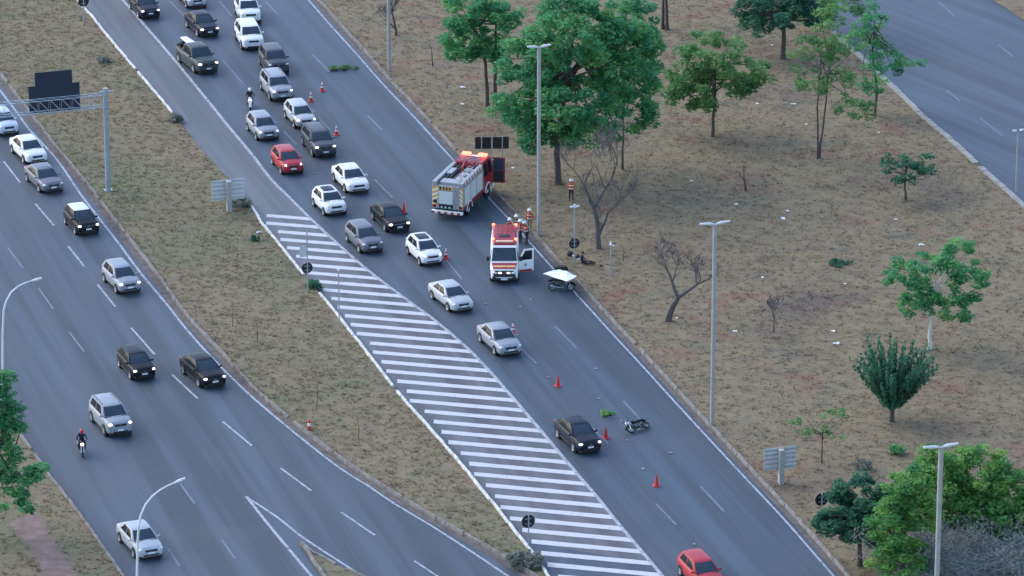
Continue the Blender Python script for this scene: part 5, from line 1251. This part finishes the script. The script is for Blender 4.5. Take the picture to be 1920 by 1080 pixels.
person('lone firefighter in orange jacket standing in the grass among the trees', gz(1071, 378, VZ), R(-100), 'stand', 'cloth_orange', 'cloth_dark', 'helmet_white', True, group=ff)
person('person in dark clothes sitting on the grass with legs stretched out', gz(1092, 495, VZ), R(-6), 'sit', 'cloth_navy', 'cloth_dark', None)
def bag(name, label, px, py, sx, sy, sz, mat, rz=0, strap=True):
    t = thing(name, label, 'bag', G(px, py, VZ), rz); mb = MB(); mb.ball((0, 0, sz * .48), (sx / 2, sy / 2, sz / 2), 12); ob('pouch', mb.mesh('pouch', 60), MAT[mat], t)
    mb = MB(); mb.tube([(-sx * .3, 0, sz * .8), (-sx * .1, .02, sz * 1.15), (sx * .15, 0, sz * 1.1), (sx * .3, 0, sz * .75)], .018, 6); ob('strap', mb.mesh('strap', 60), MAT['cloth_dark'], t)
bag('backpack', 'dark backpack on the grass left of the round sign post', 1069, 480, .50, .35, .34, 'bag_dark')
bag('cloth_bundle', 'white bundle beside the dark backpack near the sign post', 1076, 482, .26, .22, .20, 'cloth_white')
bag('backpack', 'small dark and white bag right behind the seated person', 1083, 484, .36, .30, .26, 'bag_dark', 1)
bag('cloth_bundle', 'white cloth lying just left of the seated person', 1085, 487, .26, .18, .12, 'cloth_white', .5)
t_ = thing('shoe', 'dark shoe lying in the grass beyond the seated feet', 'shoe', G(1128, 499, VZ), .3)
mb = MB(); mb.box(-.14, .14, -.05, .05, 0, .03); ob('sole', mb.mesh('sole', bevel=.012), MAT['boot'], t_); mb = MB(); mb.ball((-.06, 0, .07), (.08, .05, .07)); mb.ball((.06, 0, .05), (.09, .05, .04)); ob('upper', mb.mesh('upper', 60), MAT['boot'], t_)

# ------------------------------------------------------------------ motorcycles
def moto_meshes():
    D = {}; r = .30
    mb = MB(); mb.lathe([(r - .08, -.045), (r - .02, -.05), (r, 0), (r - .02, .05), (r - .08, .045), (r - .08, -.045)], 22); D['tyre'] = mb.mesh('tyre', 50, fix=True)
    mb = MB(); mb.lathe([(r - .075, -.02), (r - .09, -.02), (r - .09, .02), (r - .075, .02)], 22)
    for k in range(6): mb.box(0, r - .08, -.012, .012, -.014, .014, 0, Matrix.Rotation(math.pi * k / 3, 4, 'Y'))
    mb.lathe([(.001, -.06), (.05, -.06), (.05, .06), (.001, .06)], 10); D['rim'] = mb.mesh('rim', 40)
    def M(n, f, sm=50, bv=0): m = MB(); f(m); D[n] = m.mesh(n, sm, bv)
    M('frame', lambda m: (m.tube([(.42, 0, .86), (.1, 0, .72), (-.35, 0, .70), (-.72, 0, .78)], .03, 6), m.tube([(.40, 0, .80), (.25, 0, .38), (-.1, 0, .33), (-.35, 0, .70)], .028, 6), m.tube([(-.2, .10, .38), (-.65, .10, .30)], .03, 6), m.tube([(-.2, -.10, .38), (-.65, -.10, .30)], .03, 6),
                          m.tube([(-.45, .12, .70), (-.63, .13, .34)], .022, 6), m.tube([(-.45, -.12, .70), (-.63, -.13, .34)], .022, 6)))
    M('engine', lambda m: (m.box(-.12, .26, -.14, .14, .30, .55), m.lathe([(.10, -.17), (.10, .17), (.001, .17)], 12, M=Matrix.Translation((-.02, 0, .40)))), 40)
    M('fuel_tank', lambda m: (m.ball((.16, 0, .84), (.30, .15, .13), 12),))
    M('seat', lambda m: (m.ball((-.35, 0, .80), (.42, .13, .07), 12), m.ball((-.62, 0, .84), (.20, .11, .06), 10)))
    M('tail', lambda m: (m.ball((-.74, 0, .76), (.20, .09, .08), 10), m.box(-.98, -.72, -.06, .06, .66, .70)))
    M('fork', lambda m: [m.tube([(.66, s * .09, .30), (.46, s * .09, .92)], .024, 6) for s in (1, -1)])
    M('front_fender', lambda m: m.tube([(.66 + .35 * math.cos(a), 0, .30 + .35 * math.sin(a)) for a in [R(20 + 12 * i) for i in range(11)]], .055, 6))
    M('handlebar', lambda m: (m.tube([(.36, .36, 1.02), (.44, .2, 1.0), (.46, 0, .95), (.44, -.2, 1.0), (.36, -.36, 1.02)], .018, 6), [m.tube([(.42, s * .22, 1.0), (.44, s * .30, 1.18)], .008, 5) for s in (1, -1)], [m.ball((.44, s * .31, 1.21), (.015, .06, .04), 8) for s in (1, -1)]))
    M('headlight', lambda m: m.ball((.60, 0, .86), (.09, .11, .10), 12))
    M('fairing', lambda m: (m.ball((.48, .14, .72), (.14, .05, .18), 10), m.ball((.48, -.14, .72), (.14, .05, .18), 10), m.ball((.55, 0, .97), (.06, .13, .09), 10)))
    M('exhaust', lambda m: m.tube([(.2, -.13, .34), (-.1, -.16, .28), (-.4, -.18, .34), (-.78, -.19, .44)], [.025, .03, .05, .055], 8))
    M('top_box', lambda m: m.box(-.98, -.60, -.20, .20, .86, 1.20), None, .03)
    M('stand', lambda m: m.tube([(-.1, .14, .34), (-.14, .30, .01)], .014, 5))
    return D
MD = moto_meshes()
def moto(label, loc, rz, color, on='lens_on', fairing=None, box=None, tilt=0, stand=False):
    t = thing('motorcycle', label, 'motorcycle', loc, rz, 'motorcycles')
    if tilt: t.rotation_euler = (R(tilt), 0, rz)
    for k, m in (('frame', 'black_trim'), ('engine', 'engine'), ('fuel_tank', color), ('seat', 'seat_black'), ('tail', color), ('fork', 'chrome'), ('front_fender', color), ('handlebar', 'black_trim'), ('headlight', on), ('exhaust', 'chrome')):
        ob(k, MD[k], MAT[m], t)
    if fairing: ob('fairing', MD['fairing'], MAT[fairing], t)
    if box: ob('top_box', MD['top_box'], MAT[box], t)
    if stand: ob('kick_stand', MD['stand'], MAT['black_trim'], t)
    for x in (.66, -.65):
        wv = ob('wheel', MD['tyre'], MAT['tyre'], t, (x, 0, .30)); ob('rim', MD['rim'], MAT['rim'], wv)
    return t
def rider(label_m, label_p, px, py, dx, dy, color, helmet, top, trou, fairing, box=None, z=.006, on='lens_on'):
    p = G(px, py, z); a = heading(px, py, dx, dy); moto(label_m, p, a, color, on, fairing, box)
    person(label_p, p, a, 'ride', top, trou, helmet, group='motorcycle riders')
rider('motorcycle with white fairing between the queue and the white line', 'rider in white helmet and dark clothes in the queue at the top left', 469, 203, .12, 1, 'white', 'helmet_white', 'cloth_dark', 'cloth_dark', 'white', 'bag_dark', on='lens_white')
rider('dark motorcycle with headlight on alone on the left road', 'rider in red helmet and dark blue jacket on the left road', 154, 850, .15, 1, 'black', 'helmet_red', 'cloth_navy', 'cloth_navy', 'black', z=0.0)
m_ = moto('damaged motorcycle lying on its side on the closed lanes', G(1202, 808, .10), R(-140), 'black', 'lens_off', 'silver', None, 66)
m_.location.z = .14
ps = moto('dark motorcycle parked under the white sheet at the road edge', G(1053, 545, .006), R(-5), 'black', 'lens_off', None, None, 0, True)
# white sheet over the parked motorcycle
mb = MB(); n = 18
c00, c10, c11, c01 = G(1018, 513, .98), G(1064, 528, 1.30), G(1082, 517, 1.22), G(1050, 504, .55)
vs = []; r_ = random.Random(4)
for i in range(n + 1):
    for k in range(n + 1):
        u, v = i / n, k / n; p = c00.lerp(c10, u).lerp(c01.lerp(c11, u), v)
        p.z += .05 * math.sin(u * 9 + v * 4) * (.3 + .7 * v) + .10 * math.sin(math.pi * u) * math.sin(math.pi * v) + r_.uniform(-.006, .006); vs.append(p)
o_ = G(1050, 516, 0)
mb.add([p - o_ for p in vs], [(i * (n + 1) + k, (i + 1) * (n + 1) + k, (i + 1) * (n + 1) + k + 1, i * (n + 1) + k + 1) for i in range(n) for k in range(n)])
sh = tag(ob('white_sheet', mb.mesh('white_sheet', 80), MAT['sheet_white'], None, o_), 'large white sheet spread flat over the parked dark motorcycle', 'sheet')
so_ = sh.modifiers.new('thickness', 'SOLIDIFY'); so_.thickness = .012
t_ = thing('luggage_box', 'dark box holding up the far corner of the white sheet', 'box', G(1052, 513, .006), R(15))
mb = MB(); mb.box(-.45, .45, -.25, .25, 0, .50); ob('case', mb.mesh('case', bevel=.04), MAT['bag_dark'], t_); mb = MB(); mb.box(-.40, .40, -.20, .20, .502, .55); ob('lid', mb.mesh('lid', bevel=.02), MAT['cloth_dark'], t_)

# ------------------------------------------------------------------ small debris
def scrap(label, px, py, s, mat, z, name='litter', group=None, seed=0):
    r = random.Random(seed); mb = MB(); n = 4; vs = []
    for i in range(n):
        for k in range(n): vs.append((s * (i / (n - 1) - .5) * 1.4 + r.uniform(-.1, .1) * s, s * (k / (n - 1) - .5) + r.uniform(-.1, .1) * s, .02 + r.uniform(0, .35) * s))
    mb.add(vs, [(i * n + k, (i + 1) * n + k, (i + 1) * n + k + 1, i * n + k + 1) for i in range(n - 1) for k in range(n - 1)])
    o = tag(ob(name, mb.mesh(name), MAT[mat], None, G(px, py, z), r.uniform(0, 3)), label, 'litter', group)
    o.modifiers.new('thickness', 'SOLIDIFY').thickness = .008
gl = 'white scraps of litter in the dry grass'
for i, (px, py) in enumerate(((1381, 384), (1269, 597), (1430, 521), (1378, 622), (1487, 196), (1512, 234), (1420, 195), (867, 196), (867, 165), (1447, 86), (1562, 622), (1568, 645), (1585, 533), (1728, 460), (1680, 412), (962, 316), (1297, 340), (1476, 396), (1468, 411), (1648, 249))):
    scrap('small white scrap of litter lying in the dry grass', px, py, rng.uniform(.16, .30), 'litter', VZ, group=gl, seed=100 + i)
gd = 'broken fragments on the closed lanes'
for i, (px, py) in enumerate(((1122, 748), (1116, 692), (1028, 708), (910, 570), (995, 562), (975, 576), (1165, 790), (1258, 850), (1302, 1021), (1175, 826), (1205, 880), (590, 325))):
    scrap('small grey fragment lying on the asphalt of the closed lanes', px, py, rng.uniform(.12, .20), 'concrete', .006, 'fragment', gd, 200 + i)
scrap('pale blue scrap on the median left of the stripes', 486, 437, .3, 'pale_blue', VZ, seed=301)
